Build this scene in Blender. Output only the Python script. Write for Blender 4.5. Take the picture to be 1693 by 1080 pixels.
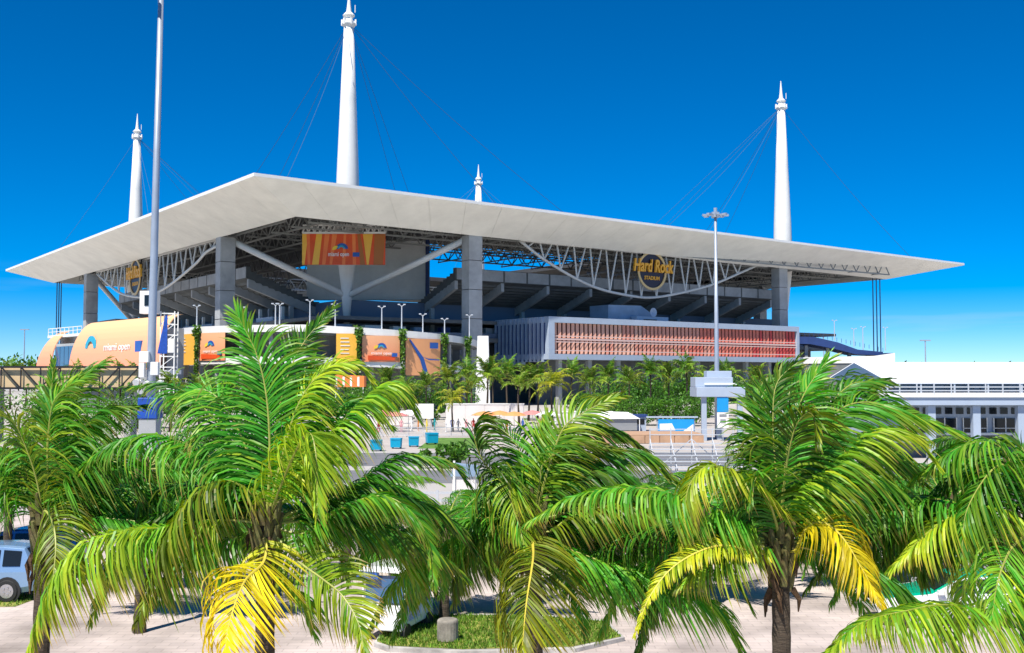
import bpy, bmesh, math, random
import numpy as np
from mathutils import Vector, Matrix, Quaternion
for _o in list(bpy.data.objects): bpy.data.objects.remove(_o)
SC = bpy.context.scene
COL = SC.collection
R = math.radians
random.seed(7)

# ------------------------------------------------------------------ camera
HC, FPX, PITCH = 7.0, 1780.0, 0.0477          # eye height, focal length in photo pixels, upward tilt
cam_d = bpy.data.cameras.new('camera'); cam = bpy.data.objects.new('camera', cam_d); COL.objects.link(cam)
cam_d.sensor_fit = 'HORIZONTAL'; cam_d.sensor_width = 36.0; cam_d.lens = 36.0*FPX/1693.0
cam_d.clip_start = 0.1; cam_d.clip_end = 12000
cam.location = (0, 0, HC); cam.rotation_euler = (math.pi/2+PITCH, 0, 0)
SC.camera = cam
SC.render.resolution_x = 1024; SC.render.resolution_y = 653

# ------------------------------------------------------------------ sky, sun, exposure
SUN_EL, TO_SUN = R(58), Vector((-0.48, -0.88, 0)).normalized()
to_sun = Vector((TO_SUN.x*math.cos(SUN_EL), TO_SUN.y*math.cos(SUN_EL), math.sin(SUN_EL)))
world = bpy.data.worlds.new('World'); SC.world = world; world.use_nodes = True
nt = world.node_tree; bg = nt.nodes['Background']
sky = nt.nodes.new('ShaderNodeTexSky'); sky.sky_type = 'NISHITA'; sky.sun_disc = False
sky.sun_elevation = SUN_EL; sky.sun_rotation = math.atan2(TO_SUN.x, TO_SUN.y) % (2*math.pi)
sky.air_density = 0.6; sky.dust_density = 0.0; sky.ozone_density = 8.0; sky.altitude = 0
hs = nt.nodes.new('ShaderNodeHueSaturation'); hs.inputs['Saturation'].default_value = 1.48
nt.links.new(sky.outputs[0], hs.inputs['Color']); 
tcw = nt.nodes.new('ShaderNodeTexCoord'); mpw = nt.nodes.new('ShaderNodeMapping'); mpw.inputs['Scale'].default_value = (5, 5, 60); nt.links.new(tcw.outputs['Generated'], mpw.inputs[0])
nzw = nt.nodes.new('ShaderNodeTexNoise'); nzw.inputs['Scale'].default_value = 1.0; nzw.inputs['Detail'].default_value = 7; nt.links.new(mpw.outputs[0], nzw.inputs['Vector'])
rpw = nt.nodes.new('ShaderNodeValToRGB'); rpw.color_ramp.elements[0].position = .56; rpw.color_ramp.elements[1].position = .78; nt.links.new(nzw.outputs[0], rpw.inputs[0])
sxw = nt.nodes.new('ShaderNodeSeparateXYZ'); nt.links.new(tcw.outputs['Generated'], sxw.inputs[0])
bnw = nt.nodes.new('ShaderNodeValToRGB'); bnw.color_ramp.elements[0].position = .02; bnw.color_ramp.elements[0].color = (.4,.4,.4,1); bnw.color_ramp.elements[1].position = .10; bnw.color_ramp.elements[1].color = (0,0,0,1); nt.links.new(sxw.outputs[2], bnw.inputs[0])
mlw = nt.nodes.new('ShaderNodeMath'); mlw.operation = 'MULTIPLY'; nt.links.new(rpw.outputs[0], mlw.inputs[0]); nt.links.new(bnw.outputs[0], mlw.inputs[1])
mxw = nt.nodes.new('ShaderNodeMix'); mxw.data_type = 'RGBA'; mxw.inputs[7].default_value = (4.6, 5.2, 5.6, 1); nt.links.new(mlw.outputs[0], mxw.inputs[0]); nt.links.new(hs.outputs[0], mxw.inputs[6]); nt.links.new(mxw.outputs[2], bg.inputs[0])
bg.inputs[1].default_value = 0.10
sun_d = bpy.data.lights.new('sun', 'SUN'); sun_d.energy = 5.0; sun_d.angle = R(0.5); sun_d.color = (1.0, 0.95, 0.87)
sun = bpy.data.objects.new('sun', sun_d); COL.objects.link(sun)
sun.rotation_euler = to_sun.to_track_quat('Z', 'Y').to_euler(); sun.location = (0, 0, 200)
vs = SC.view_settings; vs.view_transform = 'Standard'; vs.look = 'None'; vs.gamma = 1.0; vs.use_curve_mapping = False
vs.exposure = 0.5
SC.cycles.max_bounces = 8; SC.cycles.transparent_max_bounces = 8

# ------------------------------------------------------------------ helpers
def ray(px, py):
    a = (px-846.5)/FPX; b = (540-py)/FPX
    return Vector((a, math.cos(PITCH)-b*math.sin(PITCH), math.sin(PITCH)+b*math.cos(PITCH)))
def W(px, py, Y):                                  # world point at depth Y seen towards a photo position
    d = ray(px, py); k = Y/d.y
    return Vector((d.x*k, Y, HC+d.z*k))
def XW(px, Y): return (px-846.5)/FPX*Y
def ZW(py, Y): return W(846, py, Y).z
def V3(*a): return Vector(a)

class MB:
    def __init__(s): s.v = []; s.f = []; s.m = []
    def add(s, vs_, fs, mi=0):
        b = len(s.v); s.v += [tuple(v) for v in vs_]
        for f in fs: s.f.append(tuple(b+i for i in f)); s.m.append(mi)
        return s
    def box(s, c, d, rz=0, mi=0, taper=1.0):
        x, y, z = d[0]/2, d[1]/2, d[2]/2; t = taper
        P = [(-x,-y,-z),(x,-y,-z),(x,y,-z),(-x,y,-z),(-x*t,-y*t,z),(x*t,-y*t,z),(x*t,y*t,z),(-x*t,y*t,z)]
        ca, sa = math.cos(rz), math.sin(rz)
        P = [(c[0]+p[0]*ca-p[1]*sa, c[1]+p[0]*sa+p[1]*ca, c[2]+p[2]) for p in P]
        return s.add(P, [(0,3,2,1),(4,5,6,7),(0,1,5,4),(1,2,6,5),(2,3,7,6),(3,0,4,7)], mi)
    def bb(s, x0, x1, y0, y1, z0, z1, mi=0):
        return s.box(((x0+x1)/2,(y0+y1)/2,(z0+z1)/2), (abs(x1-x0),abs(y1-y0),abs(z1-z0)), 0, mi)
    def tube(s, pts, rs, n=8, mi=0, cap=True):
        pts = [Vector(p) for p in pts]
        if not hasattr(rs, '__len__'): rs = [rs]*len(pts)
        b = len(s.v); up = None
        for i, p in enumerate(pts):
            t = (pts[min(i+1, len(pts)-1)]-pts[max(i-1, 0)]).normalized()
            if up is None: up = Vector((0,0,1)) if abs(t.z) < .9 else Vector((1,0,0))
            a = t.cross(up).normalized(); c = a.cross(t).normalized(); up = c
            for k in range(n):
                an = 2*math.pi*(k+.5)/n
                s.v.append(tuple(p+a*(math.cos(an)*rs[i])+c*(math.sin(an)*rs[i])))
        for i in range(len(pts)-1):
            for k in range(n):
                s.f.append((b+i*n+k, b+i*n+(k+1)%n, b+(i+1)*n+(k+1)%n, b+(i+1)*n+k)); s.m.append(mi)
        if cap:
            s.f.append(tuple(b+k for k in reversed(range(n)))); s.m.append(mi)
            s.f.append(tuple(b+(len(pts)-1)*n+k for k in range(n))); s.m.append(mi)
        return s
    def bar(s, a, b, w, mi=0, n=4): return s.tube([a, b], w/2*1.3, n, mi)
    def prism(s, poly, off, mi=0):                  # closed 3-D polygon pushed along a vector
        off = Vector(off); n = len(poly)
        vs_ = [Vector(p) for p in poly]+[Vector(p)+off for p in poly]
        return s.add(vs_, [tuple(range(n)), tuple(reversed(range(n, 2*n)))]+[(i, n+i, n+(i+1)%n, (i+1)%n) for i in range(n)], mi)
    def lathe(s, prof, c=(0,0,0), n=16, mi=0, axis='z'):
        b = len(s.v)
        for r, z in prof:
            for k in range(n):
                a = 2*math.pi*k/n; x, y = r*math.cos(a), r*math.sin(a)
                s.v.append((c[0]+x, c[1]+y, c[2]+z) if axis == 'z' else (c[0]+x, c[1]+z, c[2]+y))
        for i in range(len(prof)-1):
            for k in range(n):
                s.f.append((b+i*n+k, b+i*n+(k+1)%n, b+(i+1)*n+(k+1)%n, b+(i+1)*n+k)); s.m.append(mi)
        s.f.append(tuple(b+k for k in reversed(range(n)))); s.m.append(mi)
        s.f.append(tuple(b+(len(prof)-1)*n+k for k in range(n))); s.m.append(mi)
        return s
    def build(s, name, mats, parent=None, smooth=False, fix=True, bevel=0):
        me = bpy.data.meshes.new(name); me.from_pydata(s.v, [], s.f)
        if not isinstance(mats, (list, tuple)): mats = [mats]
        for m in mats: me.materials.append(m)
        me.polygons.foreach_set('material_index', s.m)
        if fix:
            bm = bmesh.new(); bm.from_mesh(me); bmesh.ops.recalc_face_normals(bm, faces=bm.faces); bm.to_mesh(me); bm.free()
        if smooth: me.polygons.foreach_set('use_smooth', [True]*len(me.polygons))
        o = bpy.data.objects.new(name, me); COL.objects.link(o)
        if parent: o.parent = parent
        if bevel:
            md = o.modifiers.new('edge', 'BEVEL'); md.width = bevel; md.segments = 2; md.limit_method = 'ANGLE'
        return o
def tag(o, label=None, cat=None, group=None, kind=None):
    if label: o['label'] = label
    if cat: o['category'] = cat
    if group: o['group'] = group
    if kind: o['kind'] = kind
    return o
def thing(name, label, cat, loc=(0,0,0), rz=0, group=None):
    o = bpy.data.objects.new(name, None); COL.objects.link(o); o.empty_display_size = .2
    o.location = loc; o.rotation_euler = (0, 0, rz)
    return tag(o, label, cat, group)
def dup(root, loc, rz=0, label=None, scale=1.0):
    def cp(o, par):
        c = o.copy(); COL.objects.link(c)
        if par: c.parent = par
        for ch in list(o.children): cp(ch, c)
        return c
    r = cp(root, None); r.location = loc; r.rotation_euler = (0, 0, rz); r.scale = (scale,)*3
    if label: r['label'] = label
    return r

# ------------------------------------------------------------------ materials
def mat(name, col, rough=.6, var=.0, scale=3.0, bump=0.0, metal=0.0, col2=None, spec=.5, coat=0.0, stretch=None, detail=6):
    m = bpy.data.materials.new(name); m.use_nodes = True; n = m.node_tree; p = n.nodes['Principled BSDF']
    p.inputs['Base Color'].default_value = (*col, 1); p.inputs['Roughness'].default_value = rough
    p.inputs['Metallic'].default_value = metal; p.inputs['Specular IOR Level'].default_value = spec
    p.inputs['Coat Weight'].default_value = coat
    if var or bump or col2:
        tc = n.nodes.new('ShaderNodeTexCoord'); mp = n.nodes.new('ShaderNodeMapping')
        n.links.new(tc.outputs['Object'], mp.inputs[0])
        if stretch: mp.inputs['Scale'].default_value = stretch
        no = n.nodes.new('ShaderNodeTexNoise'); no.inputs['Scale'].default_value = scale; no.inputs['Detail'].default_value = detail
        no.inputs['Roughness'].default_value = .65
        n.links.new(mp.outputs[0], no.inputs['Vector'])
        rp = n.nodes.new('ShaderNodeValToRGB')
        c2 = col2 or tuple(c*(1-var) for c in col)
        rp.color_ramp.elements[0].position = .32; rp.color_ramp.elements[0].color = (*c2, 1)
        rp.color_ramp.elements[1].position = .68; rp.color_ramp.elements[1].color = (*tuple(min(1, c*(1+var*.4)) for c in col), 1)
        n.links.new(no.outputs[0], rp.inputs[0]); n.links.new(rp.outputs[0], p.inputs['Base Color'])
        if bump:
            b = n.nodes.new('ShaderNodeBump'); b.inputs['Strength'].default_value = bump; b.inputs['Distance'].default_value = .05
            n.links.new(no.outputs[0], b.inputs['Height']); n.links.new(b.outputs[0], p.inputs['Normal'])
    return m
def leafmat(name, g, y, b, trans=.4, rough=.38):
    m = bpy.data.materials.new(name); m.use_nodes = True; n = m.node_tree; p = n.nodes['Principled BSDF']
    at = n.nodes.new('ShaderNodeAttribute'); at.attribute_name = 'tint'
    sp = n.nodes.new('ShaderNodeSeparateColor'); n.links.new(at.outputs['Color'], sp.inputs[0])
    def mx(fac, a, c):
        x = n.nodes.new('ShaderNodeMix'); x.data_type = 'RGBA'
        n.links.new(fac, x.inputs[0])
        for s_, v in ((6, a), (7, c)):
            if isinstance(v, tuple): x.inputs[s_].default_value = (*v, 1)
            else: n.links.new(v, x.inputs[s_])
        return x.outputs[2]
    c = mx(sp.outputs[0], g, y); c = mx(sp.outputs[1], c, b)
    hsv = n.nodes.new('ShaderNodeHueSaturation'); n.links.new(c, hsv.inputs['Color'])
    mr = n.nodes.new('ShaderNodeMapRange'); mr.inputs[3].default_value = .3; mr.inputs[4].default_value = 1.75
    n.links.new(sp.outputs[2], mr.inputs[0]); n.links.new(mr.outputs[0], hsv.inputs['Value'])
    n.links.new(hsv.outputs[0], p.inputs['Base Color']); p.inputs['Roughness'].default_value = rough; p.inputs['Specular IOR Level'].default_value = .3
    tr = n.nodes.new('ShaderNodeBsdfTranslucent')
    h2 = n.nodes.new('ShaderNodeHueSaturation'); h2.inputs['Value'].default_value = 1.9; h2.inputs['Saturation'].default_value = 1.1; h2.inputs['Hue'].default_value = .5
    n.links.new(hsv.outputs[0], h2.inputs['Color']); n.links.new(h2.outputs[0], tr.inputs[0])
    ms = n.nodes.new('ShaderNodeMixShader'); ms.inputs[0].default_value = trans
    n.links.new(p.outputs[0], ms.inputs[1]); n.links.new(tr.outputs[0], ms.inputs[2])
    n.links.new(ms.outputs[0], n.nodes['Material Output'].inputs[0])
    return m
M = dict(
 white=mat('white_paint', (.82,.81,.77), .45, .06, .3), canopy=mat('canopy_white', (.86,.84,.76), .5, .05, .08, stretch=(1,1,8)),
 soffit=mat('soffit_cream', (.88,.86,.78), .55, .11, .16), steel=mat('white_steel', (.8,.8,.77), .4),
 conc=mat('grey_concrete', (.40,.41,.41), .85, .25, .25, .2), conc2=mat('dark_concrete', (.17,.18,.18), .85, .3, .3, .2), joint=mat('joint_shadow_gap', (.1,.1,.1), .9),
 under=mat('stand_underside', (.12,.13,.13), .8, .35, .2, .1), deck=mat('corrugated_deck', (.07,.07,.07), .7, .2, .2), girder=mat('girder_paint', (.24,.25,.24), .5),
 board=mat('scoreboard_back', (.72,.73,.72), .6, .15, .15), bluegrey=mat('blue_grey_panel', (.26,.36,.48), .5, .2, .3), navy=mat('navy_panel', (.02,.05,.18), .5, .2, .4),
 frame=mat('pale_blue_frame', (.40,.47,.57), .45, .08, .3), black=mat('black_steel', (.015,.015,.017), .5), cable=mat('cable_steel', (.05,.12,.24), .5),
 gold=mat('gold_lettering', (.80,.40,.03), .4), darkdisc=mat('dark_purple_disc', (.018,.014,.03), .4), goldrim=mat('pale_gold_rim', (.62,.45,.2), .4),
 orange=mat('orange_vinyl', (.90,.27,.06), .55, .12, .12, col2=(.85,.16,.04)), amber=mat('amber_vinyl', (.93,.50,.06), .55, .1, .3), redor=mat('red_orange_vinyl', (.80,.09,.015), .55, .15, .3),
 peach=mat('peach_vinyl', (.88,.40,.17), .55, .06, .2), tan=mat('tan_panel', (.66,.48,.27), .7, .1, .4), printblue=mat('print_blue', (.02,.10,.38), .5), printteal=mat('print_teal', (.03,.35,.5), .5),
 printwhite=mat('print_white', (.85,.83,.8), .5), printyel=mat('print_yellow', (.9,.62,.05), .5), brown=mat('print_brown', (.42,.13,.02), .5),
 glass=mat('dark_glass', (.012,.016,.02), .12, spec=.4), bglass=mat('blue_glass', (.04,.12,.25), .08, spec=.8),
 pole=mat('galvanised_pole', (.38,.43,.50), .4, .12, .8, metal=.3), cabinet=mat('white_cabinet', (.78,.78,.75), .4, .1, 2), bluewrap=mat('blue_wrap', (.01,.07,.38), .5, .3, 2),
 skyblue=mat('sky_blue_sign', (.01,.30,.68), .45, .1, 1), aqua=mat('aqua_plastic', (.0,.32,.52), .4, .12, 3), tent=mat('white_tent_fabric', (.86,.86,.86), .6, .03, .5),
 trunk=mat('palm_trunk', (.085,.062,.042), .9, .55, 6, .8, stretch=(1,1,5)), husk=mat('palm_fibre', (.10,.055,.026), .95, .5, 12, .8), stem=mat('palm_stem', (.34,.36,.07), .5, .3, 3), ystem=mat('palm_stem_yellow', (.62,.50,.06), .5, .2, 3),
 plaza=mat('plaza_paving', (.46,.41,.37), .85, .2, .15, .2), wallw=mat('white_wall_render', (.74,.70,.66), .8, .1, .5), road=mat('grey_road', (.17,.17,.18), .9, .2, .6, .2), wood=mat('wooden_deck_boards', (.50,.31,.19), .8, .3, .6, stretch=(1,8,1)),
 kerb=mat('kerb_concrete', (.50,.47,.43), .9, .45, 1.6, .3), redsteel=mat('red_painted_steel', (.30,.04,.025), .45, .2, 4), plastic=mat('black_rubber', (.02,.02,.02), .7), rim=mat('alloy_rim', (.6,.6,.62), .25, metal=.9),
 silverblue=mat('pale_blue_car_paint', (.22,.36,.55), .25, coat=.8, metal=.3), deepblue=mat('blue_car_paint', (.02,.10,.40), .25, coat=.8), carwhite=mat('white_car_paint', (.78,.78,.76), .25, coat=.6), cargreen=mat('green_car_paint', (.0,.36,.20), .25, coat=.8),
 cargrey=mat('grey_car_paint', (.25,.26,.27), .25, coat=.8), lampred=mat('red_tail_lens', (.45,.01,.01), .2), lampwhite=mat('clear_headlamp_lens', (.75,.75,.75), .1), skin=mat('skin', (.45,.26,.17), .6), hair=mat('dark_hair', (.03,.02,.015), .7),
 shorts=mat('navy_shorts', (.04,.05,.09), .8), rail=mat('pale_handrail', (.6,.62,.64), .4, metal=.3), seatblue=mat('slate_panel', (.12,.17,.25), .6),
)
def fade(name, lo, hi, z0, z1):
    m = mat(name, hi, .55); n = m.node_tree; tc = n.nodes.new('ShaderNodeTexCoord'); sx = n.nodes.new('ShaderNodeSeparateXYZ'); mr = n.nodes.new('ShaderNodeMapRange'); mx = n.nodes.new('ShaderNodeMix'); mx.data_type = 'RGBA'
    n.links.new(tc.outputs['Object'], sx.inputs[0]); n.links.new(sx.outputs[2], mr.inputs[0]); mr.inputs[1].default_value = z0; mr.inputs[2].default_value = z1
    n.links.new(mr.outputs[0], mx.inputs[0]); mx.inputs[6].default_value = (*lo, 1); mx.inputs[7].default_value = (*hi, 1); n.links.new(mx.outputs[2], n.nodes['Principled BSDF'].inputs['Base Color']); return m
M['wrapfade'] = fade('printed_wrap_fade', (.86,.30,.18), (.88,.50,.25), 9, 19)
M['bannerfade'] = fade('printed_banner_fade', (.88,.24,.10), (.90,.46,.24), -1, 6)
M['railpink'] = mat('pale_pink_rail', (.80,.55,.48), .5)
M['bollard'] = mat('weathered_bollard_concrete', (.30,.27,.22), .9, .5, 3, .4)
M['truss'] = mat('truss_paint', (.60,.61,.59), .5, .1, .5)
M['gable'] = mat('grey_blue_gable', (.09,.15,.24), .4, .15, .6)
M['stembase'] = mat('green_brown_leaf_base', (.13,.13,.035), .7, .6, 8, .4, col2=(.08,.045,.02))
M['leaf'] = leafmat('coconut_leaf', (.034,.215,.016), (.62,.50,.014), (.36,.19,.06), .27, .42)
M['farleaf'] = leafmat('far_palm_leaf', (.06,.19,.02), (.36,.34,.03), (.3,.2,.08), .35)
M['bush'] = leafmat('bush_leaf', (.045,.14,.02), (.16,.30,.03), (.2,.2,.05), .3)

# ------------------------------------------------------------------ palm fronds
def catmull(P, n):
    P = np.array([tuple(p) for p in P], float)
    if len(P) == 2: P = np.array([P[0], (P[0]+P[1])/2, P[1]])
    Q = np.vstack([2*P[0]-P[1], P, 2*P[-1]-P[-2]]); out = []
    for i in range(1, len(Q)-2):
        for t in np.linspace(0, 1, 14, endpoint=False):
            a, b, c, d = Q[i-1], Q[i], Q[i+1], Q[i+2]
            out.append(.5*((2*b)+(-a+c)*t+(2*a-5*b+4*c-d)*t*t+(-a+3*b-3*c+d)*t**3))
    out.append(Q[-2]); out = np.array(out)
    L = np.r_[0, np.cumsum(np.linalg.norm(np.diff(out, axis=0), axis=1))]
    s = np.linspace(0, L[-1], n)
    return np.stack([np.interp(s, L, out[:, k]) for k in range(3)], 1), L[-1]
def nrm(a): return a/np.maximum(np.linalg.norm(a, axis=-1, keepdims=True), 1e-9)
def frond_arrays(path, rng, yellow=0.0, tip_brown=.15, lmax=.85, spacing=.027, width=.030, droop=1.6, wind=(.45,.1,0), face=0.0, K=6, r0=.026, bare=.12, up=.06, roll=0.0):
    """one pinnate leaf: a tapering midrib and two ranks of drooping leaflets; returns verts, faces, material ids, tints"""
    N = 36; P, L = catmull(path, N)
    T = nrm(np.gradient(P, axis=0))
    up_v = np.array([0, 0, 1.0])
    S = np.cross(T, up_v); bad = np.linalg.norm(S, axis=1) < .25
    S = nrm(S)
    view = np.array([0, 1.0, 0]); F = nrm(np.cross(T, view))       # spread seen face-on (the leaf's own twist)
    for i in range(1, N):
        if S[i]@S[i-1] < 0: S[i] = -S[i]
        if F[i]@F[i-1] < 0: F[i] = -F[i]
    if F[N//2]@S[N//2] < 0: F = -F
    S = nrm(S*(1-face)+F*face+1e-6)
    S = nrm(S-(S*T).sum(1, keepdims=True)*T)
    Nn = nrm(np.cross(S, T)); Nn[Nn[:, 2] < 0] *= 1
    if (Nn[:, 2]).mean() < 0: Nn = -Nn
    if roll: S, Nn = S*math.cos(roll)+Nn*math.sin(roll), Nn*math.cos(roll)-S*math.sin(roll)
    vc = rng.uniform(.12, .88)  # random frond tone; wide spread puts sunlit and shaded contrast into the leaf colour
    if yellow > .5: vc = .45+.2*vc
    V = []; Fc = []; Mi = []; C = []
    # midrib
    nb = 5
    for i in range(N):
        r = r0*(1-.88*i/(N-1))*(1.6 if i < 2 else 1)
        for k in range(nb):
            a = 2*math.pi*k/nb; V.append(P[i]+S[i]*math.cos(a)*r+Nn[i]*math.sin(a)*r*.75)
            C.append((yellow, 0, .5, 1))
    for i in range(N-1):
        for k in range(nb): Fc.append((i*nb+k, i*nb+(k+1) % nb, (i+1)*nb+(k+1) % nb, (i+1)*nb+k)); Mi.append(1)
    n = max(8, int(L*(1-bare)/spacing))
    u = np.linspace(bare, 1.0, n)
    allv = []; 
    for side in (-1, 1):
        uu = np.clip(u+rng.normal(0, .004, n), bare, 1); fi = uu*(N-1); i0 = np.clip(fi.astype(int), 0, N-2); fr = (fi-i0)[:, None]
        p = P[i0]*(1-fr)+P[i0+1]*fr; t = nrm(T[i0]*(1-fr)+T[i0+1]*fr); s = nrm(S[i0]*(1-fr)+S[i0+1]*fr)*side; nn = nrm(Nn[i0]*(1-fr)+Nn[i0+1]*fr)
        ln = lmax*(.45+.55*np.sin(np.clip((uu-bare)/(1-bare)*1.15+.12, 0, 1.0)*math.pi)**.6)*(1-.45*np.clip((uu-.7)/.3, 0, 1))
        ln *= rng.uniform(.82, 1.08, n)*np.where(rng.random(n) < .06, rng.uniform(.3, .7, n), 1)
        ang = np.interp(uu, [bare, .6, 1], [1.15, .85, .28])+rng.normal(0, .07, n)          # angle from the midrib
        d = nrm(s*np.sin(ang)[:, None]+t*np.cos(ang)[:, None]+nn*(up+rng.normal(0, .10, n))[:, None])
        dr = droop*rng.uniform(.75, 1.25, n)
        g = np.array([0, 0, -1.0])+np.array(wind); wv = np.array(wind)
        tw = rng.normal(0, .45, n)
        pos = p.copy(); dirv = d.copy(); step = ln/(K-1)
        tintb = np.clip(yellow*(np.interp(uu, [bare, .45, 1], [.55, 1.0, 1.12]) if yellow > .5 else 1)+rng.normal(0, .09, n)+.10*(uu-.5), 0, 1); val = np.clip(vc+rng.normal(0, .17, n), 0, 1)
        base = len(V); rows = []
        for k in range(K):
            f = k/(K-1)
            wd = nrm(np.cross(np.cross(dirv, t), dirv)); nb_ = np.cross(dirv, wd)
            wd = wd*np.cos(tw+f*.5)[:, None]+nb_*np.sin(tw+f*.5)[:, None]
            hw = width*.5*np.interp(f, [0, .12, .5, .85, 1], [.45, .9, 1, .55, .03])*rng.uniform(.85, 1.15, n)
            a = pos-wd*hw[:, None]; b = pos+wd*hw[:, None]
            for q in range(n):
                V.append(a[q]); V.append(b[q])
            brown = np.clip((f-.72)/.28, 0, 1)*np.where(rng.random(n) < tip_brown*2.2, 1, .15*tip_brown)
            for q in range(n):
                c = (float(np.clip(tintb[q]+.22*yellow*f+.06*f, 0, 1)), float(brown[q]), float(val[q]), 1); C.append(c); C.append(c)
            pos = pos+dirv*step[:, None]
            dirv = nrm(dirv+(g[None, :]*dr[:, None])*(.22+.5*f)*ln[:, None]/.8*(4/(K-1))*1.25)
        for k in range(K-1):
            for q in range(n):
                i = base+k*2*n+2*q; Fc.append((i, i+1, i+2*n+1, i+2*n)); Mi.append(0)
    return V, Fc, Mi, C
def leaf_mesh(name, parts, mats):
    V = []; F = []; Mi = []; C = []
    for v, f, m, c in parts:
        b = len(V); V += [tuple(x) for x in v]; F += [tuple(b+i for i in t) for t in f]; Mi += m; C += c
    me = bpy.data.meshes.new(name); me.from_pydata(V, [], F)
    for m in mats: me.materials.append(m)
    me.polygons.foreach_set('material_index', Mi)
    ca = me.color_attributes.new('tint', 'FLOAT_COLOR', 'POINT'); ca.data.foreach_set('color', np.array(C, 'f').ravel())
    return me
def link(name, me, parent=None):
    o = bpy.data.objects.new(name, me); COL.objects.link(o)
    if parent: o.parent = parent
    return o
RNG = np.random.default_rng(11)

# ================================================================== GROUND
def sheet(name, pts, z, m, thick=None):
    b = MB(); n = len(pts); b.add([(x, y, z) for x, y in pts], [tuple(range(n))])
    return tag(b.build(name, m), kind='structure')
def gpt(px, py):
    d = ray(px, py); k = -HC/d.z
    return (d.x*k, d.y*k)
def ground_mat():
    m = mat('pale_ground', (.46,.43,.40), .9, .25, .02, .1); return m
sheet('ground', [(-3500,-40),(3500,-40),(3500,7000),(-3500,7000)], 0, ground_mat())
def paving_mat():
    m = bpy.data.materials.new('pale_pavers'); m.use_nodes = True; n = m.node_tree; p = n.nodes['Principled BSDF']; p.inputs['Roughness'].default_value = .9
    tc = n.nodes.new('ShaderNodeTexCoord'); br = n.nodes.new('ShaderNodeTexBrick'); br.inputs['Scale'].default_value = 1.0
    br.inputs['Color1'].default_value = (.52,.45,.41,1); br.inputs['Color2'].default_value = (.46,.40,.37,1); br.inputs['Mortar'].default_value = (.40,.35,.32,1)
    br.inputs['Mortar Size'].default_value = .018; br.inputs['Brick Width'].default_value = .62; br.inputs['Row Height'].default_value = .31
    n.links.new(tc.outputs['Object'], br.inputs['Vector'])
    no = n.nodes.new('ShaderNodeTexNoise'); no.inputs['Scale'].default_value = .35; no.inputs['Detail'].default_value = 8
    n.links.new(tc.outputs['Object'], no.inputs['Vector'])
    rp = n.nodes.new('ShaderNodeValToRGB'); rp.color_ramp.elements[0].position = .3; rp.color_ramp.elements[0].color = (.52,.5,.48,1); rp.color_ramp.elements[1].position = .6; rp.color_ramp.elements[1].color = (1.15,1.12,1.1,1)
    n.links.new(no.outputs[0], rp.inputs[0])
    mx = n.nodes.new('ShaderNodeMix'); mx.data_type = 'RGBA'; mx.blend_type = 'MULTIPLY'; mx.inputs[0].default_value = 1
    n.links.new(br.outputs['Color'], mx.inputs[6]); n.links.new(rp.outputs[0], mx.inputs[7]); n.links.new(mx.outputs[2], p.inputs['Base Color'])
    b = n.nodes.new('ShaderNodeBump'); b.inputs['Strength'].default_value = .4; b.inputs['Distance'].default_value = .02; n.links.new(br.outputs['Fac'], b.inputs['Height']); b.invert = True; n.links.new(b.outputs[0], p.inputs['Normal'])
    return m
sheet('parking_pavement', [(-30,2),(30,2),(30,56),(-30,56)], .004, paving_mat())
sheet('service_road', [(-60,72),(60,72),(60,82),(-60,82)], .004, M['road'])
sheet('plaza', [(-60,104),(45,104),(45,185),(-90,185)], .004, M['plaza'])
sheet('drive_road', [(-60,86),(20,86),(20,101),(-60,101)], .004, M['road'])
grassm = mat('lawn_green', (.12,.24,.03), .95, .35, 1.2, .3, col2=(.06,.13,.015))
drygrass = mat('verge_grass', (.30,.29,.06), .95, .35, 1.5, .3, col2=(.09,.12,.02))
# kerbed verge in front of the parking bays
isl = [(-3.6,28.4),(-3.2,27.9),(-1.3,27.5),(1.6,27.8),(3.0,29.0),(2.7,31.0),(.6,31.9),(-2.6,31.8),(-3.5,30.6)]
b = MB(); b.prism([(x, y, 0) for x, y in isl], (0,0,.11)); tag(b.build('kerb', M['kerb']), kind='structure')
cxi = sum(p[0] for p in isl)/len(isl); cyi = sum(p[1] for p in isl)/len(isl)
isl2 = [(cxi+(x-cxi)*.975, cyi+(y-cyi)*.90) for x, y in isl]
sheet('verge', isl2, .118, drygrass)
sheet('side_verge', [(-26,33.0),(-15.2,33.3),(-15.0,35.2),(-26,35.0)], .012, drygrass)
sheet('lawn', [gpt(715,724), gpt(800,724), gpt(812,742), gpt(690,742)], .012, grassm)
def grass_field(name, poly, n, h, z, c=(.3,.35)):
    poly_v = [Vector((x, y, 0)) for x, y in poly]; xs = [p[0] for p in poly]; ys = [p[1] for p in poly]
    def inside(x, y):
        r = False; j = len(poly)-1
        for i in range(len(poly)):
            if (poly[i][1] > y) != (poly[j][1] > y) and x < (poly[j][0]-poly[i][0])*(y-poly[i][1])/(poly[j][1]-poly[i][1])+poly[i][0]: r = not r
            j = i
        return r
    V = []; F = []; C = []
    while len(F) < n:
        x, y = random.uniform(min(xs), max(xs)), random.uniform(min(ys), max(ys))
        if not inside(x, y): continue
        a = random.uniform(0, 6.28); w = .02; hh = h*random.uniform(.4, 1.2); bx, by = random.uniform(-.5,.5)*hh, random.uniform(-.5,.5)*hh
        i = len(V); V += [(x-math.cos(a)*w, y-math.sin(a)*w, z), (x+math.cos(a)*w, y+math.sin(a)*w, z), (x+bx, y+by, z+hh)]; F.append((i, i+1, i+2))
        t = (random.uniform(*c), .3*random.random(), random.random(), 1); C += [t]*3
    return tag(link(name, leaf_mesh(name, [(V, F, [0]*len(F), C)], [M['bush']])), kind='stuff')
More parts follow.
